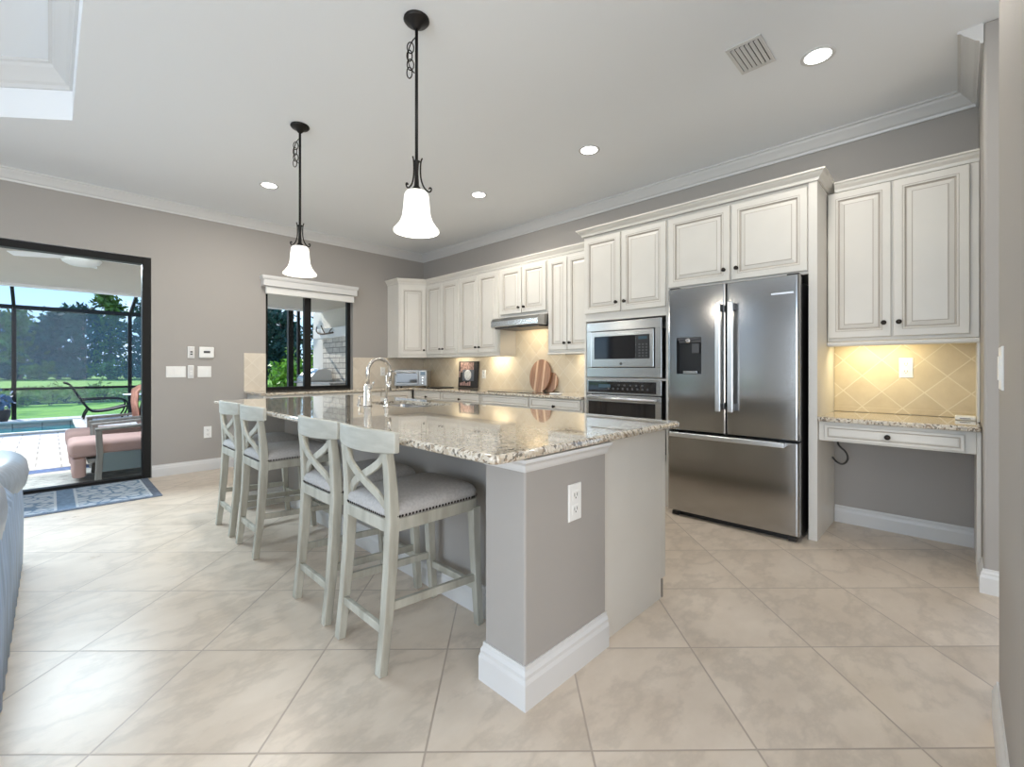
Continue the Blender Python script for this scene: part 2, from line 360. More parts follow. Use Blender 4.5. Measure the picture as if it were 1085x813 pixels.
M_rugdark = P('rug_slate_border', (.17, .21, .28), .9, noise=.2, nscale=30, spec=.1)
M_rugline = P('rug_pale_line', (.55, .62, .68), .9, spec=.1)
M_outrug = P('outdoor_rug_weave', (.50, .47, .43), .9, noise=.55, nscale=7, stretch=(1.2, 9, 1), spec=.1)
M_outblue = P('outdoor_rug_blue_border', (.10, .15, .30), .9, noise=.3, nscale=20, spec=.1)
M_stucco = P('beige_stucco', (.68, .64, .58), .8, bump=.2, bscale=60, spec=.2)
M_soffit = P('lanai_ceiling_paint', (.54, .50, .44), .8, noise=.06, nscale=3, stretch=(1, 14, 1), spec=.2)
M_fascia = P('white_fascia', (.82, .82, .82), .5)
M_grass = P('lawn_green', (.24, .46, .05), .9, col2=(.12, .30, .03), nscale=2.2, spec=.1, coords='w')
M_bank = P('far_bank_green', (.30, .46, .10), .9, col2=(.16, .32, .05), nscale=.5, spec=.1, coords='w')
M_pond = P('pond_water', (.07, .12, .05), .05, noise=.3, nscale=.3, stretch=(1, 3, 1), coords='w')
M_pool = P('teal_pool_water', (.06, .33, .34), .06, col2=(.03, .24, .27), nscale=1.5, bump=.1, bscale=7, coords='w')
M_coping = P('pool_coping_stone', (.68, .65, .60), .6)
M_bark = P('tree_bark', (.13, .10, .08), .9)
M_leafA = P('dark_pine_foliage', (.05, .105, .085), .7, noise=.5, nscale=1.3, spec=.2)  # blue of the distant haze is mixed into the leaf colour
M_leafB = P('olive_green_foliage', (.12, .20, .05), .7, noise=.5, nscale=1.0, spec=.2)
M_leafC = P('bright_hedge_foliage', (.20, .42, .04), .5, noise=.6, nscale=5, spec=.3)
M_leafD = P('palm_frond_green', (.16, .34, .08), .5, noise=.4, nscale=4, spec=.3)
M_leafE = P('yellow_green_waterside_foliage', (.34, .42, .10), .6, noise=.5, nscale=8, spec=.2)
M_chairwood = P('grey_teak', (.20, .185, .17), .6, noise=.15, nscale=5, stretch=(8, 1, 1))
M_pink = P('dusty_pink_outdoor_fabric', (.40, .265, .24), .85, bump=.1, bscale=150, spec=.1)
M_coral = P('coral_towel', (.72, .36, .28), .95, noise=.2, nscale=14, bump=.3, bscale=120, spec=.05)
M_sling = P('black_sling_mesh', (.03, .03, .032), .7)
M_blueglaze = P('cobalt_glazed_ceramic', (.05, .10, .35), .15)
M_brown = P('dark_planter', (.05, .04, .035), .6)
M_granled = M_granite

CW, WW, DW = 4.33, 6.31, -.10          # cabinet wall (x), window wall (y), desk side wall (y)
CH = 3.05
# ================================================================== room shell
mb = MB().box(-4.6, -4.1, -.12, 4.6, 6.42, 0)
structure(mb.build('floor', M_floor), 'beige travertine tile floor laid on the diagonal')
# window wall with the sliding door and the window cut out of it
mb = MB()
t = WW+.14
mb.box(-4.6, WW, 0, -2.7, t, CH); mb.box(-2.7, WW, 2.41, .775, t, CH); mb.box(.775, WW, 0, 1.93, t, CH)
mb.box(1.93, WW, 0, 3.10, t, .905); mb.box(1.93, WW, 2.30, 3.10, t, CH); mb.box(3.10, WW, 0, CW+.14, t, CH)
structure(mb.build('wall_window', M_wall), 'greige wall with the sliding door and window')
structure(MB().box(CW, DW-.02, 0, CW+.14, WW, CH).build('wall_cabinet', M_wall), 'greige wall behind the kitchen cabinets')
mb = MB().box(3.50, DW-.16, 0, CW+.14, DW, CH)
structure(mb.build('wall_desk', M_wall, bev=.012, seg=3), 'greige return wall beside the desk nook')
structure(MB().box(1.25, DW-.16, 0, 2.26, DW, CH).build('wall_near', M_wall, bev=.02, seg=4), 'greige wall end with a light switch beside the camera')
structure(MB().box(2.2, -1.70, 0, CW+.14, -1.56, CH).build('wall_hall', M_wall))
mb = MB()
ys_ = [-4.1, -3.2, 2.2, 3.50, 3.85, 5.0, 5.3, WW]  # the two narrow openings are added to reflect as streaks in the refrigerator
for k in range(0, 8, 2): mb.box(-4.7, ys_[k], 0, -4.56, ys_[k+1], CH)
for k in range(1, 7, 2): mb.box(-4.7, ys_[k], 0, -4.56, ys_[k+1], .3).box(-4.7, ys_[k], 2.8, -4.56, ys_[k+1], CH)
structure(mb.build('wall_left', M_wall))
mb = MB()
mb.box(-4.6, -4.24, 0, -4.0, -4.1, CH); mb.box(-4.0, -4.24, 0, .8, -4.1, .25); mb.box(-4.0, -4.24, 2.75, .8, -4.1, CH); mb.box(.8, -4.24, 0, CW+.14, -4.1, CH)
structure(mb.build('wall_back', M_wall))
# ceiling with its tray recess
tray = [(.115, -3.6), (.115, 4.71), (-.45, 5.18), (-4.0, 5.18), (-4.0, -3.6)]
mb = MB()
mb.prism([(.115, -4.1), (CW+.14, -4.1), (CW+.14, WW+.14), (.115, WW+.14)], CH, CH+.1)
mb.prism([(.115, 4.71), (.115, WW+.14), (-.45, WW+.14), (-.45, 5.18)], CH, CH+.1)
mb.prism([(-.45, 5.18), (-.45, WW+.14), (-4.7, WW+.14), (-4.7, 5.18)], CH, CH+.1)
mb.prism([(-4.7, -4.1), (-4.7, 5.18), (-4.0, 5.18), (-4.0, -4.1)], CH, CH+.1)
mb.prism([(-4.0, -4.1), (-4.0, -3.6), (.115, -3.6), (.115, -4.1)], CH, CH+.1)
mb.sweep(tray+[tray[0]], [(0, CH+.1), (0, CH+.37), (.06, CH+.37), (.06, CH+.1)], flip=-1)
mb.prism([(.3, -3.8), (.3, 5.5), (-4.2, 5.5), (-4.2, -3.8)], CH+.37, CH+.45)
structure(mb.build('ceiling', M_ceil), 'white ceiling with a recessed tray over the seating side')
crown = [(0, -.105), (.012, -.105), (.016, -.088), (.030, -.080), (.055, -.052), (.078, -.030), (.086, -.016), (.10, -.012), (.10, 0), (0, 0)]
mb = MB().sweep([(-4.5, WW), (CW, WW), (CW, DW), (3.5, DW)], [(a, CH+z) for a, z in crown], flip=-1)
structure(mb.build('trim_1', M_trim), 'white crown moulding where walls meet the ceiling')
mb = MB().sweep([(.115, -3.5), (.115, 4.71), (-.45, 5.18), (-3.9, 5.18)], [(a*1.25, CH+.37+z*1.45) for a, z in crown], flip=1)
structure(mb.build('trim_2', M_trim), 'white crown moulding inside the tray recess')
bbp = [(0, 0), (.016, 0), (.016, .085), (.012, .10), (.012, .108), (.006, .118), (.005, .13), (0, .13)]
structure(MB().sweep([(.78, WW), (1.70, WW)], bbp, flip=-1).build('baseboard_window', M_trim), 'white baseboard under the wall switches')
structure(MB().sweep([(CW, .688), (CW, DW+.02)], bbp, flip=-1).build('baseboard_desk', M_trim), 'white baseboard in the desk knee space')
structure(MB().sweep([(3.70, DW), (3.5, DW), (3.5, DW-.16)], bbp, flip=-1).build('baseboard_hall', M_trim), 'white baseboard around the wall end past the desk')
structure(MB().sweep([(2.26, DW-.16), (2.26, DW), (1.25, DW)], bbp, flip=-1).build('baseboard_near', M_trim), 'white baseboard at the foot of the near wall')

# ---- sliding door
d1 = empty('door_1', (-.96, WW+.07, 0), 'dark-framed glass sliding door to the lanai', 'sliding door', kind='structure')
mb = MB(); y0, y1 = WW+.005, WW+.11
mb.box(.70, y0, 0, .772, y1, 2.405); mb.box(-2.695, y0, 0, -2.62, y1, 2.405); mb.box(-2.62, y0, 2.335, .70, y1, 2.405); mb.box(-2.62, y0, 0, .70, y1, .03)
mb.box(-1.0, y0+.02, .03, -.93, y1-.02, 2.335)
mb.build('door_frame', M_black, d1, bev=.004)
MB().box(-2.62, WW+.055, .03, .70, WW+.061, 2.335).build('door_glass', M_glass, d1)
# ---- window
w1 = empty('window_1', (2.515, WW+.09, .905), 'black-framed sliding window above the counter', 'window', kind='structure')
mb = MB(); y0, y1 = WW+.07, WW+.13
mb.box(1.932, y0, .907, 1.975, y1, 2.298); mb.box(3.050, y0, .907, 3.098, y1, 2.298); mb.box(1.975, y0, .907, 3.05, y1, .955); mb.box(1.975, y0, 2.26, 3.05, y1, 2.298)
mb.box(2.435, y0-.01, .955, 2.525, y1-.01, 2.26)
mb.build('window_frame', M_black, w1, bev=.003)
MB().box(1.975, WW+.095, .955, 2.435, WW+.100, 2.26).build('window_pane', M_glass, w1)
MB().box(2.525, WW+.095, .955, 3.05, WW+.100, 2.26).build('window_pane', M_glass, w1)

# window valance and shade
vb = empty('window_shade', (2.5, WW-.06, 2.15), 'white window shade under a crown-topped valance', 'window shade')
MB().sweep([(1.878, WW-.005), (1.878, WW-.11), (3.105, WW-.11), (3.105, WW-.005)], [(0, 2.245), (.006, 2.245), (.006, 2.32), (.016, 2.332), (.022, 2.352), (.022, 2.372), (0, 2.372)], flip=-1).box(1.878, WW-.11, 2.245, 3.105, WW-.005, 2.365).build('valance', M_trim, vb)
mb = MB().box(1.915, WW-.075, 2.155, 3.085, WW-.03, 2.243)
mb.box(1.915, WW-.080, 2.150, 3.085, WW-.028, 2.165)
mb.build('rolled_fabric', M_roman, vb, bev=.006)

# ================================================================== cabinet builders
def door_panel(mb, o, u, n, w, h, frame=.058, sc=1.0):
    """raised-panel front: o lower-left corner on the carcass face, u along the width, n outward"""
    o, u, n = Vector(o), Vector(u), Vector(n); z = Vector((0, 0, 1))
    f = min(frame, w*.24, h*.3)
    rings = [(0, 0, 0), (0, .017, 0), (.0035, .0205, 0), (f*.78, .0205, 0), (f*.84, .0185, 1), (f*.90, .0205, 0), (f, .0195, 0), (f+.006, .010, 1), (f+.012, .010, 1), (f+.036, .0165, 0), (f+.041, .0185, 1), (f+.045, .0185, 0)]
    L = []
    for i, d, _ in rings:
        L.append([o+u*i+z*i+n*d, o+u*(w-i)+z*i+n*d, o+u*(w-i)+z*(h-i)+n*d, o+u*i+z*(h-i)+n*d])
    mis = [max(rings[k][2], 0) if k == 0 else rings[k+1][2] for k in range(len(rings)-1)]
    return mb.loft(L, mis=mis)
def flat_front(mb, o, u, n, w, h):
    o, u, n = Vector(o), Vector(u), Vector(n); z = Vector((0, 0, 1))
    rings = [(0, 0, 0), (0, .016, 0), (.003, .019, 0), (.016, .019, 0), (.020, .014, 1), (.024, .014, 1), (.03, .017, 0)]
    L = [[o+u*i+z*i+n*d, o+u*(w-i)+z*i+n*d, o+u*(w-i)+z*(h-i)+n*d, o+u*i+z*(h-i)+n*d] for i, d, _ in rings]
    return mb.loft(L, mis=[rings[k+1][2] for k in range(len(rings)-1)])
def knob(c, n, parent):
    n = Vector(n).normalized(); c = Vector(c); mb = MB()
    prof = [(.0125, 0), (.009, .003), (.006, .008), (.0065, .014), (.0145, .018), (.0165, .023), (.013, .028), (.004, .0305)]
    t = n.orthogonal().normalized(); b = n.cross(t)
    loops = [[c+n*z+(t*math.cos(2*math.pi*k/14)+b*math.sin(2*math.pi*k/14))*r for k in range(14)] for r, z in prof]
    mb.loft(loops, smooth=True)
    return mb.build('knob', M_knob, parent)
NX = (-1, 0, 0); UY = (0, -1, 0)
def put_door(par, X, yl, yr, z0, z1, kn=None, name='door', fn=door_panel):
    """a front on the plane x = X facing the room; yl is the higher y (left as seen from the room)"""
    d = fn(MB(), (X, yl, z0), UY, NX, yl-yr, z1-z0).build(name, [M_cab, M_glaze], par)
    if kn: knob((X-.0203 if fn is door_panel else X-.017, kn[0], kn[1]), NX, d)
    return d
def wall_cabinet(name, label, X, ya, yb, z0, z1, doors, kz, group=None, zd0=None, zd1=None, rail=True, cat='cabinet'):
    """ya > yb; doors: list of (yl, yr, knob y)"""
    c = empty(name, ((X+CW)/2, (ya+yb)/2, z0), label, cat, group)
    MB().box(X, yb+.001, z0, CW-.002, ya-.001, z1).build('carcass', M_cab, c, bev=.002)
    for yl, yr, ky in doors:
        put_door(c, X, yl, yr, zd0 if zd0 is not None else z0+.03, zd1 if zd1 is not None else z1-.03, (ky, kz))
    return c
UX = 4.03   # carcass face of the uppers; doors reach x = 4.01
# corner cabinet with its diagonal front
cc = empty('corner_wall_cabinet', (4.0, 6.05, 1.38), 'cream diagonal corner wall cabinet above the toaster oven', 'cabinet')
A, B = Vector((3.665, 5.985)), Vector((4.03, 5.79))
MB().prism([(3.665, WW-.002), (3.665, 5.985), (4.03, 5.79), (CW-.002, 5.79), (CW-.002, WW-.002)], 1.38, 2.47).build('carcass', M_cab, cc, bev=.002)
dv = (B-A).normalized(); nv = Vector((dv.y, -dv.x))
o2 = A+dv*.022
dd = door_panel(MB(), (o2.x, o2.y, 1.41), (dv.x, dv.y, 0), (nv.x, nv.y, 0), (B-A).length-.040, 1.02).build('door', [M_cab, M_glaze], cc)
kp = B-dv*.045
knob((kp.x+nv.x*.0203, kp.y+nv.y*.0203, 1.475), (nv.x, nv.y, 0), dd)
wall_cabinet('wall_cabinet', 'cream double-door wall cabinet next to the corner cabinet', UX, 5.785, 4.985, 1.38, 2.47, [(5.765, 5.385, 5.415), (5.375, 5.005, 5.345)], 1.482)
wall_cabinet('wall_cabinet', 'cream double-door wall cabinet above the framed picture, left of the range hood', UX, 4.983, 4.175, 1.38, 2.47, [(4.965, 4.587, 4.617), (4.577, 4.193, 4.547)], 1.482)
wall_cabinet('wall_cabinet', 'short cream double-door wall cabinet above the range hood', UX, 4.173, 3.375, 1.835, 2.47, [(4.15, 3.785, 3.822), (3.772, 3.395, 3.735)], 1.945, zd0=1.875)
wall_cabinet('wall_cabinet', 'cream double-door wall cabinet between range hood and microwave', UX, 3.373, 2.665, 1.38, 2.47, [(3.355, 3.09, 3.118), (3.08, 2.69, 3.045)], 1.484)
corn = [(0, 0), (.008, 0), (.012, .022), (.03, .045), (.036, .06), (.045, .064), (.045, .078), (0, .078)]
mb = MB().sweep([(3.665, WW-.003), (3.665, 5.985), (4.03, 5.79), (4.03, 2.70)], [(a, 2.472+z) for a, z in corn], flip=-1)
tag(mb.build('cabinet_cornice', M_cab), 'cream cornice along the tops of the low wall cabinets', 'cornice')
rail = [(-.018, 0), (.002, 0), (.008, .006), (.008, .014), (.003, .02), (-.018, .02)]
mb = MB().sweep([(3.667, WW-.003), (3.667, 5.985), (4.032, 5.79), (4.032, 4.177), (CW-.01, 4.177)], [(a, 1.358+z) for a, z in rail], flip=-1)
tag(mb.build('light_rail', M_cab), 'cream light rail under the wall cabinets left of the hood', 'light rail')
mb = MB().sweep([(CW-.01, 3.371), (4.032, 3.371), (4.032, 2.667)], [(a, 1.358+z) for a, z in rail], flip=-1)
tag(mb.build('light_rail', M_cab), 'short cream light rail under the cabinet between hood and microwave', 'light rail')
# tall oven cabinet
TX = 3.74
oc = empty('tall_oven_cabinet', (4.03, 2.22, 0), 'tall cream cabinet holding the microwave and wall oven', 'cabinet')
mb = MB()
mb.box(TX, 2.637, 0, CW-.002, 2.662, 2.50); mb.box(TX, 1.778, 0, CW-.002, 1.803, 2.50)
mb.box(TX, 1.803, 1.66, CW-.002, 2.637, 2.50); mb.box(TX, 1.803, .0, CW-.002, 2.637, .38); mb.box(CW-.03, 1.803, .38, CW-.002, 2.637, 1.66)
mb.box(TX, 1.803, 1.092, CW-.03, 2.637, 1.108)
mb.build('carcass', M_cab, oc, bev=.002)
put_door(oc, TX, 2.648, 2.243, 1.737, 2.475, (2.282, 1.822)); put_door(oc, TX, 2.228, 1.798, 1.737, 2.475, (2.195, 1.822))
put_door(oc, TX, 2.60, 1.84, .12, .36, (2.22, .24), name='drawer')
# over-fridge cabinet and its end panel
fc = empty('fridge_cabinet', (4.03, 1.23, 0), 'cream two-door cabinet above the refrigerator with its tall end panel', 'cabinet')
MB().box(TX, .746, 1.865, CW-.002, 1.776, 2.50).build('carcass', M_cab, fc, bev=.002)
MB().box(TX-.02, .692, 0, CW-.002, .7445, 2.50).build('end_panel', M_cab, fc, bev=.002)
put_door(fc, TX, 1.772, 1.272, 1.888, 2.475, (1.312, 1.975)); put_door(fc, TX, 1.258, .752, 1.888, 2.475, (1.218, 1.975))
mb = MB().sweep([(CW-.004, 2.664), (TX-.002, 2.664), (TX-.022, 2.664), (TX-.022, .690), (UX-.03, .690)], [(a, 2.502+z) for a, z in corn], flip=1)
mb = MB().sweep([(4.08, 2.664), (TX-.022, 2.664), (TX-.022, .690), (CW-.004, .690)], [(a*1.15, 2.502+z*.85) for a, z in corn], flip=-1)
tag(mb.build('cabinet_cornice', M_cab), 'cream cornice on the deep cabinets over oven and refrigerator', 'cornice')
# desk upper
wall_cabinet('wall_cabinet', 'tall cream double-door wall cabinet above the desk nook', 4.05, .690, -.098, 1.395, 2.488, [(.682, .325, .362), (.312, -.055, .282)], 1.515, zd0=1.42, zd1=2.482)
mb = MB().sweep([(4.05, .645), (4.05, DW+.002)], [(a, 2.490+z*.85) for a, z in corn], flip=-1)
tag(mb.build('cabinet_cornice', M_cab), 'cream cornice on the wall cabinet above the desk', 'cornice')
mb = MB().sweep([(4.05, .690), (4.05, DW+.002)], [(a, 1.360+z*1.6) for a, z in rail], flip=-1)
tag(mb.build('light_rail', M_cab), 'cream light rail under the wall cabinet above the desk', 'light rail')
# desk
dk = empty('desk', (4.0, .30, 0), 'built-in cream desk with one long drawer and open knee space', 'desk')
MB().box(3.76, -.078, .70, 3.78, .690, .833).box(3.78, -.078, .78, CW-.02, .690, .833).build('apron', M_cab, dk, bev=.002)
MB().box(3.74, DW+.002, 0, CW-.018, -.079, .833).build('side_panel', M_cab, dk, bev=.002)
d = put_door(dk, 3.76, .655, -.03, .712, .810, (.318, .760), name='drawer', fn=flat_front)
mb = MB().box(3.705, DW+.002, .835, CW-.002, .690, .866)
tag(mb.build('desk_countertop', M_granite, bev=.008, seg=3), 'speckled granite countertop on the built-in desk', 'countertop')
mb = MB().box(CW-.012, -.097, .868, CW-.002, .690, 1.39).box(CW-.02, -.097, .868, CW-.002, .690, .905)
o = structure(mb.build('trim_3', M_bks_d, bev=.001), 'tan diagonal tile backsplash in the desk nook')
MB().box(4.00, DW+.002, .868, CW-.013, -.086, 1.358).build('alcove_panel', M_cab, dk)
light('desk_under_cabinet_light', 'AREA', (4.12, .42, 1.35), 1.7, (1, .86, .52), rot=(0, R(-30), 0), size=.10, size_y=.34)

# ================================================================== base run and counters
def base_unit(label, ya, yb, dr, kn=True):
    c = empty('base_cabinet', (4.0, (ya+yb)/2, 0), label, 'cabinet')
    MB().box(3.72, yb+.001, .1, CW-.002, ya-.001, .883).box(3.79, yb+.001, 0, CW-.002, ya-.001, .1).build('carcass', M_cab, c, bev=.002)
    put_door(c, 3.72, ya-.02, yb+.02, .775, .876, ((ya+yb)/2, .80) if kn else None, name='drawer', fn=flat_front)
    mid = (ya+yb)/2
    put_door(c, 3.72, ya-.02, mid+.005, .13, .755, (mid+.04, .70)); put_door(c, 3.72, mid-.005, yb+.02, .13, .755, (mid-.04, .70))
base_unit('cream base cabinet with drawer in the inner corner, below the toaster oven', 5.655, 4.985, 1)
base_unit('cream base cabinet with drawer below the framed picture', 4.983, 4.19, 1)
base_unit('cream base cabinet with a plain false drawer front under the cooktop', 4.188, 3.375, 1, kn=False)
base_unit('cream base cabinet with drawer between cooktop and wall oven', 3.373, 2.665, 1)
wb = empty('base_cabinet', (2.7, 6.0, 0), 'cream base cabinet run along the wall under the window', 'cabinet')
MB().box(1.72, 5.70, .1, 3.718, WW-.002, .883).box(1.72, 5.78, 0, 3.718, WW-.002, .1).build('carcass', M_cab, wb, bev=.002)
for k in range(4):
    x0 = 1.74+k*.49
    d = door_panel(MB(), (x0, 5.70, .13), (1, 0, 0), (0, -1, 0), .475, .74).build('door', [M_cab, M_glaze], wb)
    knob((x0+(.43 if k % 2 == 0 else .045), 5.68, .80), (0, -1, 0), d)
mb = MB().prism([(1.68, WW-.002), (1.68, 5.66), (3.685, 5.66), (3.685, 2.664), (CW-.002, 2.664), (CW-.002, WW-.002)], .885, .915)
tag(mb.build('wall_countertop', M_granite, bev=.008, seg=3), 'L-shaped speckled granite countertop along the window and cabinet walls', 'countertop')
structure(MB().box(CW-.010, 2.666, .9155, CW-.002, WW-.012, 1.36).box(CW-.010, 3.376, 1.36, CW-.002, 4.172, 1.83).build('trim_4', M_bks), 'tan diagonal tile backsplash under the wall cabinets')
structure(MB().box(1.68, WW-.010, .9155, 1.928, WW-.002, 1.39).box(3.102, WW-.010, .9155, CW-.011, WW-.002, 1.36).build('trim_5', M_bks_w), 'tan tile backsplash either side of the window')
structure(MB().box(1.932, WW-.02, .892, 3.098, WW+.07, .9065).build('trim_6', M_granite), 'granite sill under the window')
for y, p in ((5.25, .8), (4.45, 1.4), (2.92, 1.2)):
    light('under_cabinet_light', 'AREA', (4.16, y, 1.35), p*.9, (1, .88, .66), rot=(0, R(-38), 0), size=.06, size_y=.30)
light('hood_light', 'AREA', (4.10, 3.78, 1.675), 1.7, (1, .82, .55), rot=(0, R(-38), 0), size=.10, size_y=.25)

# ================================================================== island
il = empty('kitchen_island', (1.75, 2.8, 0), 'large kitchen island with greige end pier and cream end panel', 'kitchen island')
mb = MB().box(1.175, 1.09, 0, 1.69, 1.30, .884).box(1.475, 1.30, 0, 1.69, 4.32, .884).box(1.175, 4.32, 0, 1.69, 4.54, .884)
mb.build('knee_wall', M_wall, il, bev=.008, seg=3)
mb = MB().box(1.691, 1.105, .0, 2.235, 1.125, .884).box(2.235, 1.105, .10, 2.285, 1.125, .884)
mb.build('end_panel', M_cab, il, bev=.001)
MB().box(2.235, 1.126, 0, 2.245, 4.5, .10).box(2.246, 1.104, 0.0, 2.256, 1.16, .095).build('toe_kick', M_cabdark, il)
MB().box(1.691, 1.126, .10, 2.28, 4.5, .70).box(2.262, 1.126, .70, 2.28, 4.5, .884).build('cabinet_box', M_cab, il)
for k in range(6):
    y0 = 1.15+k*.555
    d = door_panel(MB(), (2.281, y0, .13), (0, 1, 0), (1, 0, 0), .54, .73).build('door', [M_cab, M_glaze], il)
ib = [(0, 0), (.018, 0), (.018, .09), (.013, .105), (.013, .118), (.006, .132), (.005, .146), (0, .146)]
MB().sweep([(1.69, 1.09), (1.175, 1.09), (1.175, 1.30), (1.475, 1.30), (1.475, 4.32), (1.175, 4.32), (1.175, 4.54), (1.69, 4.54)], ib, flip=1).build('baseboard', M_trim, il)
it = [(0, .832), (.006, .832), (.012, .842), (.016, .858), (.034, .872), (.034, .884), (0, .884)]
MB().sweep([(1.69, 1.09), (1.175, 1.09), (1.175, 1.30)], it, flip=1).build('top_trim', M_trim, il)
# slab with a hole for the sink
def ring_slab(outer, inner, z0, z1, e):
    mb = MB()
    def off(p, i, z): return rrect(outer[0]+i, outer[1]+i, outer[2]-i, outer[3]-i, .03-i*.5, z, 5)
    prof = [(e, z0), (e*.35, z0+e*.15), (0, z0+e*.6), (0, z1-e), (e*.3, z1-e*.3), (e, z1)]
    L = [off(None, i, z) for i, z in prof]
    mb.loft(L, cap0=False, cap1=False, smooth=True)
    nO = len(L[0]); inn = rrect(*inner, .06, z1, 5); innb = [(x, y, z0) for x, y, _ in inn]
    b = len(mb.v); mb.v += L[-1]+inn+innb+L[0]
    for j in range(nO):
        k = (j+1) % nO
        for a0, a1 in ((0, nO), (nO, 2*nO), (2*nO, 3*nO)):
            mb.f.append([b+a0+j, b+a0+k, b+a1+k, b+a1+j]); mb.mi.append(0); mb.sm.append(False)
    return mb
SINK = (1.80, 2.78, 2.20, 3.50)
o = ring_slab((.995, 1.055, 2.365, 4.64), SINK, .886, .918, .012).build('island_countertop', M_granite, recalc=True)
tag(o, 'large polished speckled granite slab on the kitchen island', 'countertop')
mb = MB()
g = .012
mb.loft([rrect(SINK[0]-g, SINK[1]-g, SINK[2]+g, SINK[3]+g, .06, .884), rrect(SINK[0]+.002, SINK[1]+.002, SINK[2]-.002, SINK[3]-.002, .06, .884), rrect(SINK[0]+.012, SINK[1]+.012, SINK[2]-.012, SINK[3]-.012, .06, .72), rrect(SINK[0]+.05, SINK[1]+.05, SINK[2]-.05, SINK[3]-.05, .05, .705)], cap0=False, cap1=True)
mb.lathe([(.045, .7065), (.04, .709), (.02, .707)], c=(2.0, 3.14, 0), n=20, cap1=True)
tag(mb.build('kitchen_sink', M_steel), 'stainless undermount sink in the island countertop', 'sink')
# faucets
fa = empty('kitchen_faucet', (1.66, 3.14, .919), 'tall brushed gooseneck kitchen faucet on the island', 'faucet')
MB().lathe([(.032, .919), (.032, .927), (.027, .931), (.0265, 1.075), (.022, 1.083)], c=(1.66, 3.14, 0), n=20, cap0=True, cap1=True).build('base', M_chrome, fa)
pts = [(1.66, 3.14, 1.08), (1.66, 3.14, 1.17)]
dirx, diry = .993, .119
for k in range(0, 11):
    a = math.pi*k/10*1.06; rr = .102
    pts.append((1.66+dirx*rr*(1-math.cos(a)), 3.14+diry*rr*(1-math.cos(a)), 1.17+rr*math.sin(a)))
p = pts[-1]; pts.append((p[0]-.004, p[1], p[2]-.05))
MB().tube(pts, .0135, 12).build('spout', M_chrome, fa)
MB().cyl((p[0]-.004, p[1], p[2]-.05), (p[0]-.010, p[1], p[2]-.13), .017).build('spray_head', M_chrome, fa)
MB().cyl((1.66, 3.14, 1.04), (1.655, 3.08, 1.055), .009, 10).cyl((1.655, 3.08, 1.055), (1.65, 3.03, 1.10), .0065, 10).build('lever', M_chrome, fa)
fb = empty('water_filter_tap', (1.70, 2.94, .919), 'slim chrome filtered-water tap beside the kitchen faucet', 'faucet')
MB().lathe([(.021, .919), (.021, .924), (.014, .93), (.0125, .975), (.008, .985)], c=(1.70, 2.94, 0), n=16, cap0=True, cap1=True).build('base', M_chrome, fb)
pts = [(1.70, 2.94, .98), (1.70, 2.94, 1.13)]
for k in range(1, 9):
    a = math.pi*k/9; pts.append((1.70+.05*(1-math.cos(a)), 2.94+.015*(1-math.cos(a)), 1.13+.05*math.sin(a)))
MB().tube(pts, .0062, 10).build('spout', M_chrome, fb)
MB().cyl((1.70, 2.94, .957), (1.672, 2.90, .962), .0055, 8).build('lever', M_chrome, fb)
sd = empty('soap_dispenser', (1.66, 3.27, .919), 'short brushed soap pump standing behind the kitchen faucet', 'soap dispenser')
MB().lathe([(.019, .919), (.019, .926), (.011, .93), (.010, .972)], c=(1.66, 3.27, 0), n=16, cap0=True, cap1=True).build('base', M_chrome, sd)
MB().cyl((1.66, 3.27, .972), (1.66, 3.27, .99), .007).cyl((1.655, 3.27, .985), (1.73, 3.27, .982), .006, 10).build('nozzle', M_chrome, sd)

# ================================================================== outlets, switches
def plate(name, label, o, u, n, w, h, kind, group=None, cat='outlet'):
    """cover plate centred at o on a wall; u along the width, n outward"""
    o, u, n = Vector(o), Vector(u), Vector(n); z = Vector((0, 0, 1))
    r = empty(name, o, label, cat, group)
    def slab(cu, cz, ww, hh, d0, d1, ins=.0):
        c = o+u*cu+z*cz
        q = lambda i, d: [c-u*(ww/2-i)-z*(hh/2-i)+n*d, c+u*(ww/2-i)-z*(hh/2-i)+n*d, c+u*(ww/2-i)+z*(hh/2-i)+n*d, c-u*(ww/2-i)+z*(hh/2-i)+n*d]
        return [q(0, d0), q(0, d1-ins), q(ins, d1)]
    MB().loft(slab(0, 0, w, h, 0, .006, .003)).build('cover_plate', M_whitepl, r)
    if kind == 'outlet':
        for s in (-1, 1):
            c = MB().loft(slab(0, s*h*.19, w*.48, h*.26, .006, .008, .001)).build('socket', M_whitepl, r)
            m = MB()
            for t in (-1, 1): m.loft(slab(t*w*.10, s*h*.19+h*.02, w*.035, h*.09, .008, .0085))
            m.loft(slab(0, s*h*.19-h*.065, w*.06, h*.04, .008, .0085)).build('slots', M_slot, c)
    elif isinstance(kind, int):
        for k in range(kind):
            cu = (k-(kind-1)/2)*(w/kind)
            c = MB().loft(slab(cu, 0, w/kind*.52, h*.56, .006, .0095, .0015)).build('rocker', M_whitepl, r)
    return r
NY = (0, -1, 0); UXp = (1, 0, 0)
plate('wall_outlet', 'white duplex outlet on the end of the kitchen island', (1.463, 1.0895, .668), UXp, NY, .082, .146, 'outlet')
plate('wall_outlet', 'ivory duplex outlet on the tile above the desk', (CW-.0122, .264, 1.203), UY, NX, .078, .145, 'outlet')
plate('wall_outlet', 'white outlet on the backsplash beside the framed picture', (CW-.0102, 4.80, 1.115), UY, NX, .075, .12, 'outlet')
plate('wall_outlet', 'white outlet on the tile between window and toaster oven', (3.58, WW-.0102, 1.15), UXp, NY, .078, .13, 'outlet')
plate('wall_outlet', 'white duplex outlet low on the wall left of the far stool', (1.30, WW-.0002, .448), UXp, NY, .078, .135, 'outlet')
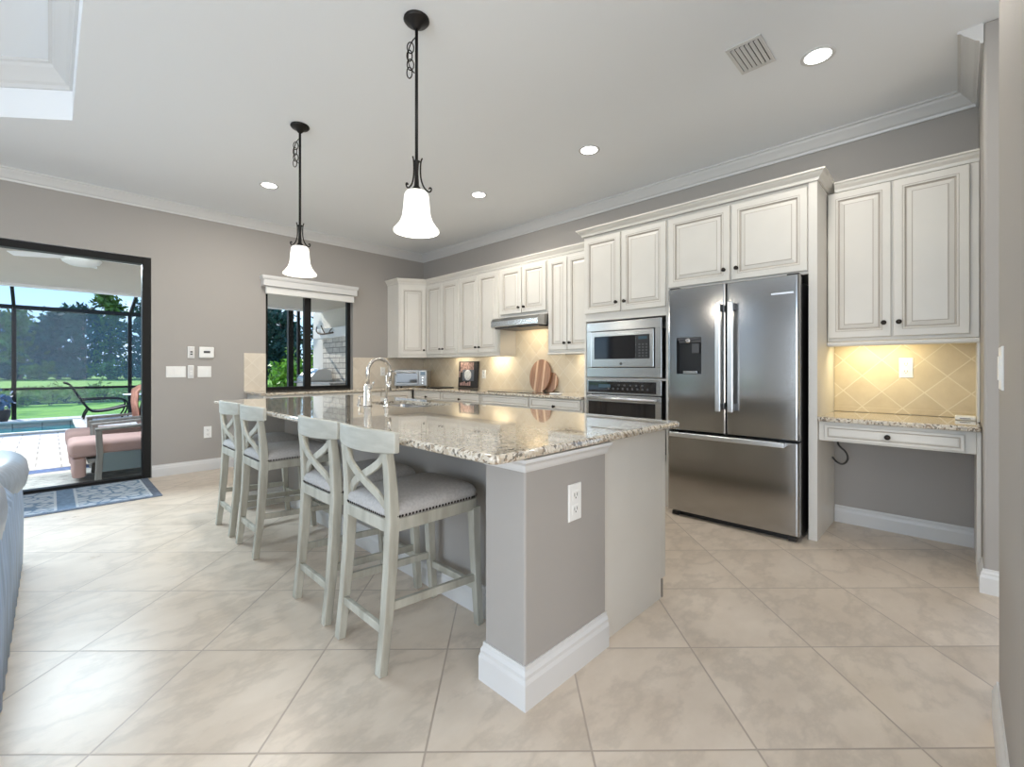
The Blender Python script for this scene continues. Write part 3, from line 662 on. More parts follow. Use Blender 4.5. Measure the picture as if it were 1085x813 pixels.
plate('light_switch', 'wide white triple switch plate right of the sliding door', (.996, WW-.0002, 1.16), UXp, NY, .182, .126, 3, cat='light switch')
plate('light_switch', 'white double switch plate below the thermostat', (1.268, WW-.0002, 1.16), UXp, NY, .135, .13, 2, cat='light switch')
plate('light_switch', 'white switch plate on the near wall at the photo edge', (2.075, DW+.0002, 1.20), (-1, 0, 0), (0, 1, 0), .12, .135, 1, cat='light switch')
def remote(label, x, z, w, h):
    r = empty('wall_remote', (x, WW-.012, z-h/2), label, 'remote control')
    MB().box(x-w/2, WW-.018, z-h/2, x+w/2, WW-.0005, z+h/2).build('cradle', M_whitepl, r, bev=.004)
    MB().box(x-w*.36, WW-.026, z-h*.42, x+w*.36, WW-.018, z+h*.44).build('handset', M_trim, r, bev=.003)
    m = MB()
    for k in range(2): m.box(x-w*.18, WW-.0275, z-h*.02-k*h*.2, x+w*.18, WW-.026, z+h*.10-k*h*.2)
    m.build('buttons', M_darkgrey if z > 1.3 else M_whitepl, r)
remote('white fan remote cradle beside the thermostat', 1.137, 1.384, .066, .136)
remote('white remote cradle between the triple and double switch plates', 1.134, 1.160, .058, .150)
th = empty('thermostat', (1.287, WW-.012, 1.32), 'white rectangular thermostat with a small dark display', 'thermostat')
MB().box(1.212, WW-.028, 1.322, 1.362, WW-.0005, 1.452).build('body', M_whitepl, th, bev=.012, seg=3)
MB().box(1.255, WW-.0292, 1.378, 1.320, WW-.0282, 1.404).build('display', M_darkgrey, th)
# ================================================================== appliances
# refrigerator
FX = 3.565
fr = empty('refrigerator', (3.95, 1.24, 0), 'stainless French-door refrigerator with bottom freezer drawer and dispenser', 'refrigerator')
MB().box(3.64, .772, .03, 4.30, 1.70, 1.80).build('body', M_blackpl, fr, bev=.004)
def fr_door(name, ya, yb, z0, z1, par=fr, hole=None):
    """front facing -x, edges rounded over"""
    L = []
    for i, d in ((0, 3.635), (0, FX+.016), (.004, FX+.006), (.010, FX+.001), (.018, FX)):
        L.append([(d, ya-i, z0+i*.5), (d, yb+i, z0+i*.5), (d, yb+i, z1-i*.5), (d, ya-i, z1-i*.5)])
    mb = MB()
    if hole is None: mb.loft(L, smooth=False)
    else:
        mb.loft(L, cap1=False)
        ha, hb, h0, h1 = hole; X = FX; o = L[-1]
        inn = [(X, ha, h0), (X, hb, h0), (X, hb, h1), (X, ha, h1)]; inb = [(X+.05, *p[1:]) for p in inn]
        b = len(mb.v); mb.v += o+inn+inb
        for j in range(4):
            k = (j+1) % 4
            for q in (0, 4): mb.f.append([b+q+j, b+q+k, b+q+4+k, b+q+4+j]); mb.mi.append(0 if q == 0 else 1); mb.sm.append(False)
        mb.f.append([b+8, b+9, b+10, b+11]); mb.mi.append(1); mb.sm.append(False)
    return mb.build(name, [M_steelv, M_blackpl], par)
ld = fr_door('door', 1.705, 1.247, .700, 1.845, hole=(1.628, 1.428, 1.155, 1.448))
rd = fr_door('door', 1.241, .768, .700, 1.845)
fz = fr_door('freezer_drawer', 1.705, .768, .045, .688)
def bar_handle(par, y, z0, z1):
    h = MB().box(3.492, y-.019, z0, 3.510, y+.019, z1).build('handle', M_handle, par, bev=.006, seg=3)
    MB().box(3.500, y-.017, z0+.01, FX, y+.017, z0+.06).box(3.500, y-.017, z1-.06, FX, y+.017, z1-.01).build('mount', M_darkgrey, h, bev=.004)
bar_handle(ld, 1.280, .875, 1.692); bar_handle(rd, 1.192, .875, 1.692)
h = MB().box(3.490, .84, .655, 3.508, 1.655, .690).build('handle', M_handle, fz, bev=.006, seg=3)
MB().box(3.50, .845, .657, FX, .885, .688).box(3.50, 1.61, .657, FX, 1.65, .688).build('mount', M_handle, h, bev=.004)
dp = MB().box(3.585, 1.435, 1.405, 3.613, 1.621, 1.445).box(3.568, 1.432, 1.428, 3.60, 1.624, 1.446).build('dispenser', M_darkgrey, ld, bev=.003)
MB().lathe([(.019, 3.5675), (.019, 3.562), (.012, 3.560)], c=(0, 1.535, 1.420), axis='x', n=16, cap1=True).build('dial', M_chrome, dp)
MB().box(3.590, 1.455, 1.32, 3.606, 1.515, 1.40).build('paddle', M_darkgrey, dp, bev=.004)
MB().box(3.566, 1.462, 1.157, 3.610, 1.575, 1.180).build('drip_tray', M_steel, dp, bev=.003)
MB().box(FX-.0012, .800, 1.716, FX+.0005, .938, 1.728).build('badge', M_handle, rd)
MB().box(3.60, .775, 1.848, 3.70, .85, 1.858).box(3.60, 1.62, 1.848, 3.70, 1.70, 1.858).build('hinge_cover', M_blackpl, fr, bev=.003)
MB().box(3.63, .80, 0, 3.66, 1.68, .03).box(3.60, .79, 0, 3.631, .84, .03).box(3.60, 1.63, 0, 3.631, 1.68, .03).build('foot_grille', M_blackpl, fr)
# microwave
mw = empty('microwave', (3.9, 2.22, 1.11), 'built-in stainless microwave above the wall oven', 'microwave')
MB().box(3.73, 1.90, 1.19, 4.18, 2.56, 1.57).build('body', M_darkgrey, mw)
mb = MB(); X0, X1 = 3.714, 3.739
mb.box(X0, 1.83, 1.115, X1, 2.615, 1.206); mb.box(X0, 1.83, 1.557, X1, 2.615, 1.643); mb.box(X0, 1.83, 1.206, X1, 1.893, 1.557); mb.box(X0, 2.560, 1.206, X1, 2.615, 1.557)
mb.build('trim_kit', M_steel, mw, bev=.003)
d = MB().box(3.704, 1.900, 1.212, 3.729, 2.554, 1.551).build('door', M_steel, mw, bev=.004)
MB().box(3.7025, 2.075, 1.288, 3.7045, 2.518, 1.504).build('window', M_blackgl, d)
cp = MB().box(3.7020, 1.938, 1.288, 3.7045, 2.072, 1.504).build('control_panel', M_blackpl, mw)
m = MB()
for r_ in range(5):
    for c_ in range(3): m.box(3.7012, 1.958+c_*.034, 1.305+r_*.026, 3.7019, 1.976+c_*.034, 1.318+r_*.026)
m.build('buttons', M_darkgrey, cp)
MB().box(3.7010, 1.962, 1.462, 3.7019, 2.045, 1.488).build('display', M_display, cp)
MB().lathe([(.013, 3.7035), (.013, 3.7015), (.009, 3.7010)], c=(0, 2.225, 1.243), axis='x', n=20, cap1=True).build('emblem', M_darkgrey, d)
# oven
ov = empty('wall_oven', (3.9, 2.22, .40), 'built-in stainless wall oven with black control panel below the microwave', 'oven')
MB().box(3.735, 1.87, .42, 4.25, 2.57, 1.075).build('body', M_darkgrey, ov)
cpn = MB().box(3.710, 1.83, .957, 3.734, 2.61, 1.089).build('control_panel', M_steel, ov, bev=.003)
MB().box(3.7085, 1.878, .972, 3.711, 2.59, 1.076).build('glass_strip', M_blackgl, cpn)
m = MB()
for k in range(9): m.box(3.7075, 1.95+k*.05, 1.0, 3.7084, 1.968+k*.05, 1.018)
for k in range(5): m.box(3.7075, 2.0+k*.06, 1.035, 3.7084, 2.02+k*.06, 1.05)
m.build('buttons', M_darkgrey, cpn)
MB().box(3.7072, 2.34, 1.018, 3.7084, 2.47, 1.048).build('display', M_display, cpn)
od = MB().box(3.706, 1.83, .40, 3.734, 2.61, .948).build('door', M_steel, ov, bev=.004)
MB().box(3.7042, 1.885, .46, 3.7065, 2.585, .885).build('window', M_blackgl, od)
hd = MB().cyl((3.665, 1.865, .918), (3.665, 2.575, .918), .0135, 14).build('handle', M_handle, od)
MB().box(3.665, 1.872, .908, 3.706, 1.896, .928).box(3.665, 2.545, .908, 3.706, 2.569, .928).build('mount', M_handle, hd)
# range hood
rh = empty('range_hood', (4.08, 3.78, 1.69), 'stainless under-cabinet range hood above the cooktop', 'range hood')
sec = [(3.865, 1.705), (3.86, 1.715), (3.86, 1.775), (3.885, 1.815), (4.01, 1.8325), (CW-.012, 1.8325), (CW-.012, 1.705)]
MB().loft([[(x, 4.165, z) for x, z in sec], [(x, 3.383, z) for x, z in sec]]).build('canopy', M_steel, rh, bev=.004)
MB().box(3.90, 3.42, 1.688, 4.28, 4.13, 1.704).build('filter', M_darkgrey, rh)
MB().box(3.867, 3.70, 1.688, 3.895, 3.86, 1.703).build('switch_strip', M_blackpl, rh)
# cooktop
ck = empty('cooktop', (4.0, 3.7, .9155), 'low black glass cooktop set in the granite under the hood', 'cooktop')
MB().box(3.80, 3.40, .9155, 4.27, 4.16, .921).build('glass_top', M_blackgl, ck, bev=.002)
mb = MB()
for (x, y, r_) in ((3.93, 3.60, .085), (3.93, 3.98, .10), (4.15, 3.60, .10), (4.15, 3.98, .075)):
    mb.lathe([(r_, .9211), (r_-.004, .9214), (r_-.008, .9211)], c=(x, y, 0), n=32)
mb.build('burner_rings', M_darkgrey, ck)
sr = MB().loft([rrect(3.79, 3.02, 3.86, 3.16, .02, .9165), rrect(3.785, 3.015, 3.865, 3.165, .022, .928), rrect(3.79, 3.02, 3.86, 3.16, .02, .932), rrect(3.80, 3.03, 3.85, 3.15, .015, .922)], smooth=True)
tag(sr.build('spoon_rest', M_whitepl), 'small white spoon rest on the counter right of the cooktop', 'spoon rest')
# toaster oven, turned towards the room in the corner
to = empty('toaster_oven', (3.84, 5.87, .917), 'stainless toaster oven in the counter corner', 'toaster oven', rz=R(-46))
def loc(mb): return mb.xf(WM[to])
M_toast = P('grey_toaster_metal', (.33, .33, .325), .42, metal=.85)
loc(MB().box(-.245, -.15, .018, .245, .17, .262)).build('body', M_toast, to, bev=.012, seg=3)
td = loc(MB().box(-.225, -.166, .04, .115, -.15, .245)).build('door', M_toast, to, bev=.004)
loc(MB().box(-.205, -.1675, .068, .098, -.1655, .205)).build('window', M_blackgl, td)
loc(MB().cyl((-.19, -.195, .222), (.08, -.195, .222), .009, 12).cyl((-.17, -.195, .222), (-.17, -.166, .222), .006).cyl((.06, -.195, .222), (.06, -.166, .222), .006)).build('handle', M_handle, td)
pn = loc(MB().box(.125, -.160, .035, .238, -.15, .25)).build('control_panel', M_toast, to, bev=.003)
loc(MB().box(.145, -.1625, .180, .218, -.160, .232)).build('display', M_display, pn)
for z in (.145, .105, .063):
    loc(MB().lathe([(.016, -.160), (.0145, -.178), (.010, -.180)], c=(.182, 0, z), axis='y', n=16, cap1=True)).build('dial', M_chrome, pn)
mb = MB()
for x in (-.21, .21):
    for y in (-.12, .13): mb.cyl((x, y, 0), (x, y, .019), .014, 10)
loc(mb).build('feet', M_blackpl, to)
tr = MB().loft([rrect(3.86, 5.28, 4.16, 5.55, .02, .9165), rrect(3.85, 5.27, 4.17, 5.56, .025, .925), rrect(3.86, 5.28, 4.16, 5.55, .02, .923)])
tag(tr.build('baking_tray', M_blackpl), 'thin black tray on the counter beside the toaster oven', 'tray')
# framed picture leaning on the backsplash
pf = empty('framed_picture', (4.24, 5.03, .9165), 'dark framed picture with a pale round motif on the counter', 'picture')
T = Matrix.Translation((4.262, 5.10, .9168)) @ Matrix.Rotation(R(3), 4, 'Y')
def pl(mb): return mb.xf(T)
pl(MB().box(0, -.215, 0, .02, .215, .385)).build('frame', M_picblk, pf, bev=.003)
art = pl(MB().box(-.0012, -.125, .225, -.0002, .175, .370)).build('art_panel', M_picred, pf)
pl(MB().box(-.0014, -.135, .10, -.0004, .120, .262)).build('slate_square', M_picgry, pf)
pl(MB().lathe([(.078, -.0016), (.078, -.003), (.05, -.0036), (.02, -.003)], c=(0, 0.0, .185), axis='x', n=28, cap1=True)).build('pale_disc', M_picwht, pf)
m = MB()
for k, y in enumerate((.16, .12, .075, .03, -.01, -.05)): m.box(-.0016, y-.014, .030, -.0003, y+.012, .030+.040+(k % 3)*.010)
m.box(-.0016, .180, .15, -.0003, .198, .24)
pl(m).build('lettering', P('picture_rose_print', (.55, .36, .33), .6), pf)
# cutting boards
def board(name, label, cy, w, h, z0, xb, lean, stripes, th=.018):
    r = empty(name, (xb, cy, z0), label, 'cutting board')
    T = Matrix.Translation((xb, cy, z0)) @ Matrix.Rotation(R(lean), 4, 'Y')
    n = 26
    def outline(ya, yb, x):
        lo, hi = [], []
        for k in range(n+1):
            y = ya+(yb-ya)*k/n; a = max(0, 1-(2*y/w)**2)**.5
            hi.append((x, y, h/2+h/2*a)); lo.append((x, y, max(0.0, h/2-h/2*a*1.06)))
        return lo+hi[::-1]
    edges = sorted(set([-w/2*.998, w/2*.998]+[e for s in stripes for e in s]))
    for a, b in zip(edges[:-1], edges[1:]):
        pale = any(abs(a-s[0]) < 1e-6 for s in stripes)
        MB().loft([outline(a, b, 0), outline(a, b, th)]).xf(T).build('maple_strip' if pale else 'walnut_strip', M_maple if pale else M_walnut, r)
board('cutting_board', 'large oval striped wooden cutting board leaning against the backsplash', 3.70, .335, .40, .9168, 4.225, 10, [(-.075, -.045), (.045, .075)])
board('cutting_board', 'smaller round wooden cutting board behind the striped board', 3.545, .20, .235, .9168, 4.27, 8, [(-.085, -.065)], .016)
# router box on the desk, cable below it
rb = empty('router', (4.15, -.03, .867), 'small flat white router on the desk countertop', 'router')
MB().box(4.10, -.084, .867, 4.21, .012, .892).build('case', M_whitepl, rb, bev=.006, seg=3)
MB().box(4.0985, -.06, .876, 4.0998, -.01, .880).build('light_strip', M_darkgrey, rb)
pts = [(4.31, .60, .775), (4.25, .63, .69), (4.2, .655, .634), (4.19, .63, .60), (4.2, .604, .577), (4.19, .584, .535), (4.2, .597, .49), (4.2, .625, .472), (4.2, .654, .484), (4.2, .678, .51), (4.2, .682, .523)]
def smooth(pts, it=2):
    pts = [Vector(p) for p in pts]
    for _ in range(it):
        q = [pts[0]]
        for a, b in zip(pts[:-1], pts[1:]): q += [a*.75+b*.25, a*.25+b*.75]
        pts = q+[pts[-1]]
    return pts
tag(MB().tube(smooth(pts), .007, 8).build('power_cable', M_cable), 'dark power cable looping under the desk', 'cable')

# ================================================================== ceiling fittings
def downlight(label, x, y, p=13):
    r = empty('recessed_light', (x, y, CH), label, 'ceiling light')
    MB().lathe([(.088, CH), (.088, CH-.004), (.080, CH-.006), (.066, CH-.002)], c=(x, y, 0), n=32).build('trim_ring', M_trim, r)
    MB().lathe([(.067, CH-.0035), (.03, CH-.0042)], c=(x, y, 0), n=32, cap1=True).build('lens', M_lens, r)
    light('downlight_lamp', 'AREA', (x, y, CH-.012), p, (1, .94, .85), rot=(0, 0, 0), size=.13)
downlight('recessed ceiling light nearest the sliding door, behind the farther pendant', 1.55, 4.965, 22)
downlight('recessed ceiling light between the nearer pendant and the hood cabinets', 3.20, 3.64, 20)
downlight('recessed ceiling light in front of the tall oven cabinet', 3.20, 2.227, 4)
downlight('large bright recessed ceiling light next to the air vent', 3.185, .59, 7)
for x, y in ((1.3, -.9), (-2.2, 5.7), (1.2, .8)): pass
vr = empty('air_vent', (2.90, .86, CH), 'white louvred air vent in the ceiling', 'air vent')
x0, x1, y0, y1 = 2.745, 3.045, .775, .965
MB().box(x0, y0, CH-.008, x0+.025, y1, CH).box(x1-.025, y0, CH-.008, x1, y1, CH).box(x0+.025, y0, CH-.008, x1-.025, y0+.02, CH).box(x0+.025, y1-.02, CH-.008, x1-.025, y1, CH).build('frame', M_trim, vr, bev=.002)
MB().box(x0+.025, y0+.02, CH-.0012, x1-.025, y1-.02, CH-.0004).build('duct_shade', M_blackpl, vr)  # black sheet behind the slats, painted as the shade inside the duct
for k in range(6):
    yy = y0+.0335+k*.0245
    MB().bar([(x0+.026, yy, CH-.009), (x1-.026, yy, CH-.009)], (0, .95, -.25), .0185, .0025).build('slat', M_trim, vr)

def pendant(label, x, y, zrim, scale=1.0):
    r = empty('pendant_light', (x, y, zrim), label, 'pendant light')
    zt = zrim+.215
    MB().lathe([(.066, CH), (.068, CH-.008), (.060, CH-.018), (.030, CH-.030), (.018, CH-.048), (.010, CH-.055)], c=(x, y, 0), n=28, cap1=True).build('canopy', M_iron, r)
    MB().cyl((x, y, CH-.05), (x, y, zt+.165), .0085, 10).build('stem', M_iron, r)
    # loops of spare chain tied to the stem
    m = MB()
    for k in range(4):
        c = Vector((x-.022-.006*(k % 2), y+.024, CH-.15-.045*k)); w = .014; h_ = .030
        ring = [c+Vector((math.cos(a)*w*(q2 if k % 2 else 1), -math.cos(a)*w*q2, math.sin(a)*h_)) for a in [2*math.pi*i/14 for i in range(15)]]
        m.tube(ring, .0032, 6)
    m.tube(smooth([(x, y, CH-.09), (x-.02, y+.02, CH-.12), (x-.034, y+.034, CH-.18), (x-.028, y+.03, CH-.25), (x-.008, y+.008, CH-.285)]), .003, 6)
    m.build('chain', M_iron, r)
    m = MB()
    m.lathe([(.011, zt+.165), (.020, zt+.160), (.013, zt+.15), (.010, zt+.10), (.013, zt+.03), (.024, zt+.012), (.034, zt-.004)], c=(x, y, 0), n=18, cap0=True, cap1=True)
    m.build('socket', M_iron, r)
    for k in range(3):
        a = R(44.5-90+120*k); ca, sa = math.cos(a), math.sin(a)
        pr = [(.030, .176), (.024, .163), (.021, .14), (.020, .10), (.024, .06), (.036, .025), (.056, .002), (.070, -.004), (.079, .006), (.078, .018), (.069, .020), (.066, .012)]
        MB().tube(smooth([(x+ca*u, y+sa*u, zt+z) for u, z in pr]), .0042, 8).build('scroll_arm', M_iron, r)
    prof = [(.036, 0), (.054, -.004), (.062, -.016), (.066, -.05), (.069, -.09), (.074, -.13), (.086, -.162), (.106, -.19), (.119, -.205), (.120, -.2135), (.115, -.215), (.102, -.196), (.082, -.168), (.070, -.134), (.065, -.09), (.062, -.05), (.056, -.018), (.036, -.006)]
    MB().lathe([(u, zt+z) for u, z in prof], c=(x, y, 0), n=40).build('glass_shade', M_shade, r)
    MB().ball((x, y, zt-.095), .028, .028, .036, 10).build('bulb', M_bulb, r)
    light('pendant_lamp', 'POINT', (x, y, zrim-.03), 5, (1, .92, .80), size=.06)
pendant('farther iron pendant light with a white bell shade, in front of the window', 1.335, 3.58, 1.915)
pendant('nearer iron pendant light with a white bell shade', 1.36, 2.045, 1.922)

# ================================================================== bar stools
def make_stool():
    r = empty('bar_stool', (0, 0, 0), 'stool', 'bar stool', 'bar stools along the island')
    # local: seat faces +x
    def backx(z):
        pts = [(0, -.245), (.2, -.222), (.4, -.205), (.6, -.196), (.75, -.202), (.87, -.218)]
        for (a, xa), (b, xb) in zip(pts[:-1], pts[1:]):
            if a <= z <= b: return xa+(xb-xa)*(z-a)/(b-a)
        return pts[-1][1]
    for s in (-1, 1):
        zs = [0, .1, .2, .3, .4, .5, .6, .7, .8, .868]
        MB().bar([(backx(z), s*.178, z) for z in zs], (0, 1, 0), [.040]*3+[.043]*7, [.036, .037, .039, .042, .044, .046, .046, .042, .036, .032]).build('leg', M_stool, r, bev=.004, local=True)
        MB().bar([(.262, s*.180, 0), (.246, s*.180, .2), (.236, s*.180, .4), (.232, s*.180, .56)], (0, 1, 0), [.034, .036, .04, .042], [.034, .036, .042, .046]).build('leg', M_stool, r, bev=.004, local=True)
    MB().loft([rrect(-.222, -.199, .262, .199, .055, .548), rrect(-.222, -.199, .262, .199, .055, .600)]).build('seat_frame', M_stool, r, bev=.004, local=True)
    mb = MB(); z0 = .600
    L = [rrect(-.218+i, -.197+i, .258-i, .197-i, .06, z) for i, z in ((.004, z0), (-.002, z0+.012), (-.003, z0+.03), (.004, z0+.046), (.016, z0+.058), (.04, z0+.069), (.08, z0+.077), (.13, z0+.081), (.18, z0+.082))]
    cu = mb.loft(L, smooth=True).build('seat_cushion', M_seat, r, local=True)
    mb = MB(); path = rrect(-.222, -.201, .262, .201, .06, z0+.010, 8); per = []
    for a, b in zip(path, path[1:]+path[:1]):
        a, b = Vector(a), Vector(b); n = max(1, round((b-a).length/.0165))
        per += [a+(b-a)*k/n for k in range(n)]
    for p in per:
        n = Vector((p.x-.02, p.y, 0)); n = Vector((0, math.copysign(1, p.y), 0)) if abs(abs(p.y)-.201) < .002 else Vector((math.copysign(1, p.x-.02), 0, 0)) if min(abs(p.x+.222), abs(p.x-.262)) < .002 else n.normalized()
        t = Vector((-n.y, n.x, 0)); rr = .0058
        vs = [p+(t*math.cos(2*math.pi*k/6)+Vector((0, 0, 1))*math.sin(2*math.pi*k/6))*rr for k in range(6)]+[p+n*.0035]
        mb.add(vs, [(k, (k+1) % 6, 6) for k in range(6)], smooth=True)
    mb.build('nailhead_trim', M_nail, cu, local=True)
    # curved crest rail
    pts = [(-.208-.044*(1-(y/.236)**2), y) for y in [(-.236+.472*k/14) for k in range(15)]]
    L = []
    for k, (x, y) in enumerate(pts):
        e = abs(k-7)/7; zt = .956-.006*e**4; zb = .866-.008*(1-e*e)+.003
        L.append([(x-.012, y, zb), (x+.012, y, zb), (x+.012, y, zt), (x-.012, y, zt)])
    MB().loft(L).build('crest_rail', M_stoolh, r, bev=.005, local=True)
    for s in (-1, 1):
        P_ = []
        for k in range(13):
            u = k/12; z = .868-.232*u; y = s*(-.163+.326*(u+.10*math.sin(2*math.pi*u)*-.9)); bow = .032*(1-(y/.17)**2)
            P_.append((backx(z)-bow+s*.006, y, z))
        MB().bar(P_, (0, 1, .75*s), .034, .015).build('cross_brace', M_stool, r, bev=.003, local=True)
    for s in (-1, 1): MB().bar([(-.225, s*.180, .257), (.24, s*.180, .228)], (0, 1, 0), .020, .034).build('stretcher', M_stool, r, bev=.003, local=True)
    MB().box(-.238, -.16, .150, -.217, .16, .184).build('stretcher', M_stool, r, bev=.003, local=True)
    MB().box(.238, -.162, .165, .260, .162, .20).build('stretcher', M_stool, r, bev=.003, local=True)
    return r
st = make_stool()
spots = [(1.785, 'grey-green bar stool nearest the outlet end of the island'), (2.288, 'second grey-green bar stool from the outlet end of the island'),
         (3.333, 'third grey-green bar stool from the outlet end of the island'), (3.875, 'farthest grey-green bar stool, closest to the window wall')]
for i, (y, lb) in enumerate(spots):
    o = st if i == 0 else tree_copy(st)
    o.location = (1.150, y, 0); o.rotation_euler = (0, 0, 0); o['label'] = lb

# ================================================================== indoor rug and sofa
rg = empty('door_mat', (.07, 5.74, 0), 'faded blue patterned rug inside the sliding door', 'rug')
MB().box(-1.3, 5.33, .0005, .74, 6.28, .008).build('border', M_rugdark, rg)
MB().box(-1.24, 5.375, .008, .665, 6.235, .0095).build('field', M_rug, rg)
mb = MB()
for x in (.665, .165, .03): MB().box(x-.009, 5.375, .0096, x+.009, 6.235, .0101).build('pale_line', M_rugline, rg)
MB().box(.04, 5.375, .0096, .155, 6.235, .0100).build('blue_band', M_rugband, rg)
so = empty('sofa', (-.55, 3.1, 0), 'light blue-grey upholstered sofa at the photo edge', 'sofa')
def roll(mb, y0, y1, xr, zt, w=.30, bulge=.05, h=.26):
    L = []
    for k in range(13):
        t = k/12; y = y0+(y1-y0)*t; s = (1-abs(2*t-1)**3.2)
        l = []
        for j in range(20):
            a = 2*math.pi*j/20; ca, sa = math.cos(a), math.sin(a)
            l.append((xr-w/2-bulge*(1-s)+ (w/2-.0*(1-s))*math.copysign(abs(ca)**.75, ca)*(.55+.45*s), y, zt-h/2+(h/2)*math.copysign(abs(sa)**.75, sa)*(.6+.4*s)))
        L.append(l)
    return mb.loft(L, smooth=True)
MB().box(-1.02, 1.9, .03, -.19, 4.06, .42).build('base', M_sofaskirt, so, bev=.02, seg=3)
roll(MB(), 3.30, 4.20, -.085, .735, .40, .05, .24).build('back_cushion', M_sofa, so)
roll(MB(), 2.0, 3.44, -.125, .765, .40, .06, .34).build('back_cushion', M_sofa, so)
MB().box(-.44, 2.1, .40, -.21, 4.06, .64).build('back_frame', M_sofaskirt, so, bev=.05, seg=4)
mb = MB()
ys = np.linspace(2.1, 4.13, 130); L = []
for k, y in enumerate(ys):
    ph = (k % 9)/9; w_ = .012*math.cos(2*math.pi*ph)
    L.append([(-.130+w_, y, .005), (-.125+w_, y, .35), (-.135+w_*.8, y, .56), (-.17, y, .62), (-.185, y, .60), (-.185, y, .005)])
mb.loft(L, smooth=True).build('pleated_skirt', M_sofaskirt, so)

# ================================================================== outdoors
DZ = -.03
mb = MB().box(-9, WW+.14, -.25, 9, 12.43, DZ).box(.46, 12.43, -.25, 9, 16.2, DZ).box(-9, 14.92, -.25, .46, 16.2, DZ)
structure(mb.build('lanai_floor', M_paver), 'pale paver deck around the pool')
pool = empty('swimming_pool', (-3.5, 13.7, -.2), 'teal swimming pool with pale coping across the deck', 'pool')
MB().box(-9, 12.43, -.24, .46, 14.92, -.12).build('water', M_pool, pool)
mb = MB().box(-9, 12.36, DZ, .52, 12.60, .0).box(-9, 14.86, DZ, .52, 15.02, .02).box(.36, 12.60, DZ, .52, 14.86, .0)
mb.build('coping', M_coping, pool, bev=.012)
# lanai roof: ceiling, beam, far side wall
structure(MB().box(-9, WW+.14, 2.59, 4.80, 10.95, 2.75).build('ceiling_lanai', M_soffit), 'beige lanai ceiling')
structure(MB().box(-9, 10.95, 2.55, 4.80, 11.12, 2.95).build('beam_lanai', M_fascia), 'white lanai roof edge beam')
structure(MB().box(4.65, WW+.14, 0+DZ, 4.80, 11.6, 2.59).build('wall_lanai', M_stucco), 'beige stucco side wall of the lanai')
structure(MB().box(-9, WW+.14, 2.95, 4.8, 11.3, 3.05).box(-9, WW+.02, 3.15, 4.8, WW+.3, 3.25).build('roof_lanai', M_fascia))
# screen enclosure
se = empty('screen_enclosure', (0, 16.1, DZ), 'black aluminium pool screen enclosure beyond the pool', 'screen enclosure')
SY = 16.1
xs = [-4.9, -2.75, -.61, 1.52, 3.65]
for x in xs:
    MB().box(x-.04, SY-.03, DZ, x+.04, SY+.05, 2.70).build('post', M_black, se)
    MB().bar([(x, SY, 2.66), (x+.13 if x > 0 else x-.02, SY-.9, 3.40), (x+.3 if x > 0 else x-.04, SY-2.6, 4.0)], (1, 0, 0), .06, .08).build('roof_bar', M_black, se)
MB().box(-6, SY-.04, 2.62, 3.69, SY+.06, 2.72).build('eave_beam', M_black, se)
MB().box(-6, SY-.02, .67, 3.69, SY+.04, .73).build('chair_rail', M_black, se)
MB().box(-6, SY+.055, DZ, 3.69, SY+.058, 2.70).build('screen_mesh', M_screen, se)
# screen end near the outdoor kitchen with its door
sd_ = empty('screen_door_frame', (4.1, 11.2, DZ), 'black screen posts and door seen through the window', 'screen door')
MB().box(3.895, 11.13, DZ, 4.005, 11.24, 2.56).build('post', M_black, sd_)
MB().box(4.10, 11.13, DZ, 4.155, 11.20, 2.56).build('door_stile', M_black, sd_)
MB().box(4.155, 11.14, 1.86, 4.42, 11.18, 1.91).box(4.155, 11.14, DZ, 4.42, 11.18, .15).build('door_rail', M_black, sd_)
# outdoor kitchen
ok = empty('outdoor_kitchen', (4.3, 10.3, DZ), 'outdoor grill counter with pale stone back and white mantel', 'outdoor kitchen')
MB().box(4.05, 9.2, DZ, 4.645, 11.06, .86).build('counter_base', M_stucco, ok, bev=.01)
MB().box(4.0, 9.15, .86, 4.645, 11.10, .90).build('counter_top', P('outdoor_counter_stone', (.30, .30, .31), .3, noise=.3, nscale=30), ok, bev=.006)
MB().box(4.60, 9.4, .902, 4.648, 10.9, 1.92).build('stone_back', M_stone, ok)
MB().box(4.44, 9.2, 1.90, 4.648, 11.10, 2.12).build('mantel', M_fascia, ok, bev=.01)
gs = [(4.03, .902), (4.03, .98), (4.22, 1.17), (4.40, 1.20), (4.52, 1.15), (4.56, .902)]
gr = empty('sunlit_patch_form', (4.3, 10.7, .902), 'bright grill-shaped stand-in for a sunlit patch above the outdoor counter', 'sunlit patch')  # sunlight patch on the lanai wall, built as a bright sloped form
MB().loft([[(x, 11.0, z) for x, z in gs], [(x, 10.25, z) for x, z in gs]]).build('hood', P('sunlit_patch_steel', (.75, .75, .75), .35, metal=.6), gr, bev=.015, seg=3)
MB().cyl((4.03, 10.35, 1.03), (4.03, 10.95, 1.03), .014, 10).build('handle', M_chrome, gr)
dw = empty('driftwood', (4.52, 10.4, 2.1), 'dark branching driftwood on the outdoor mantel', 'driftwood')
mb = MB()
base = Vector((4.40, 10.30, 1.98))
mb = MB().tube(smooth([(4.42, 10.75, 2.03), (4.40, 10.5, 1.985), (4.41, 10.2, 1.99), (4.42, 9.95, 2.0)]), [.022]*13 if False else .020, 8)
mb.tube(smooth([(4.41, 10.35, 1.99), (4.40, 10.45, 2.10), (4.41, 10.55, 2.19)]), .014, 7).tube(smooth([(4.41, 10.75, 2.03), (4.40, 10.82, 2.10), (4.41, 10.78, 2.18)]), .012, 7).tube(smooth([(4.41, 10.15, 1.99), (4.40, 10.05, 2.05), (4.41, 9.98, 2.09)]), .011, 7)
mb.build('branch', M_bark, dw)
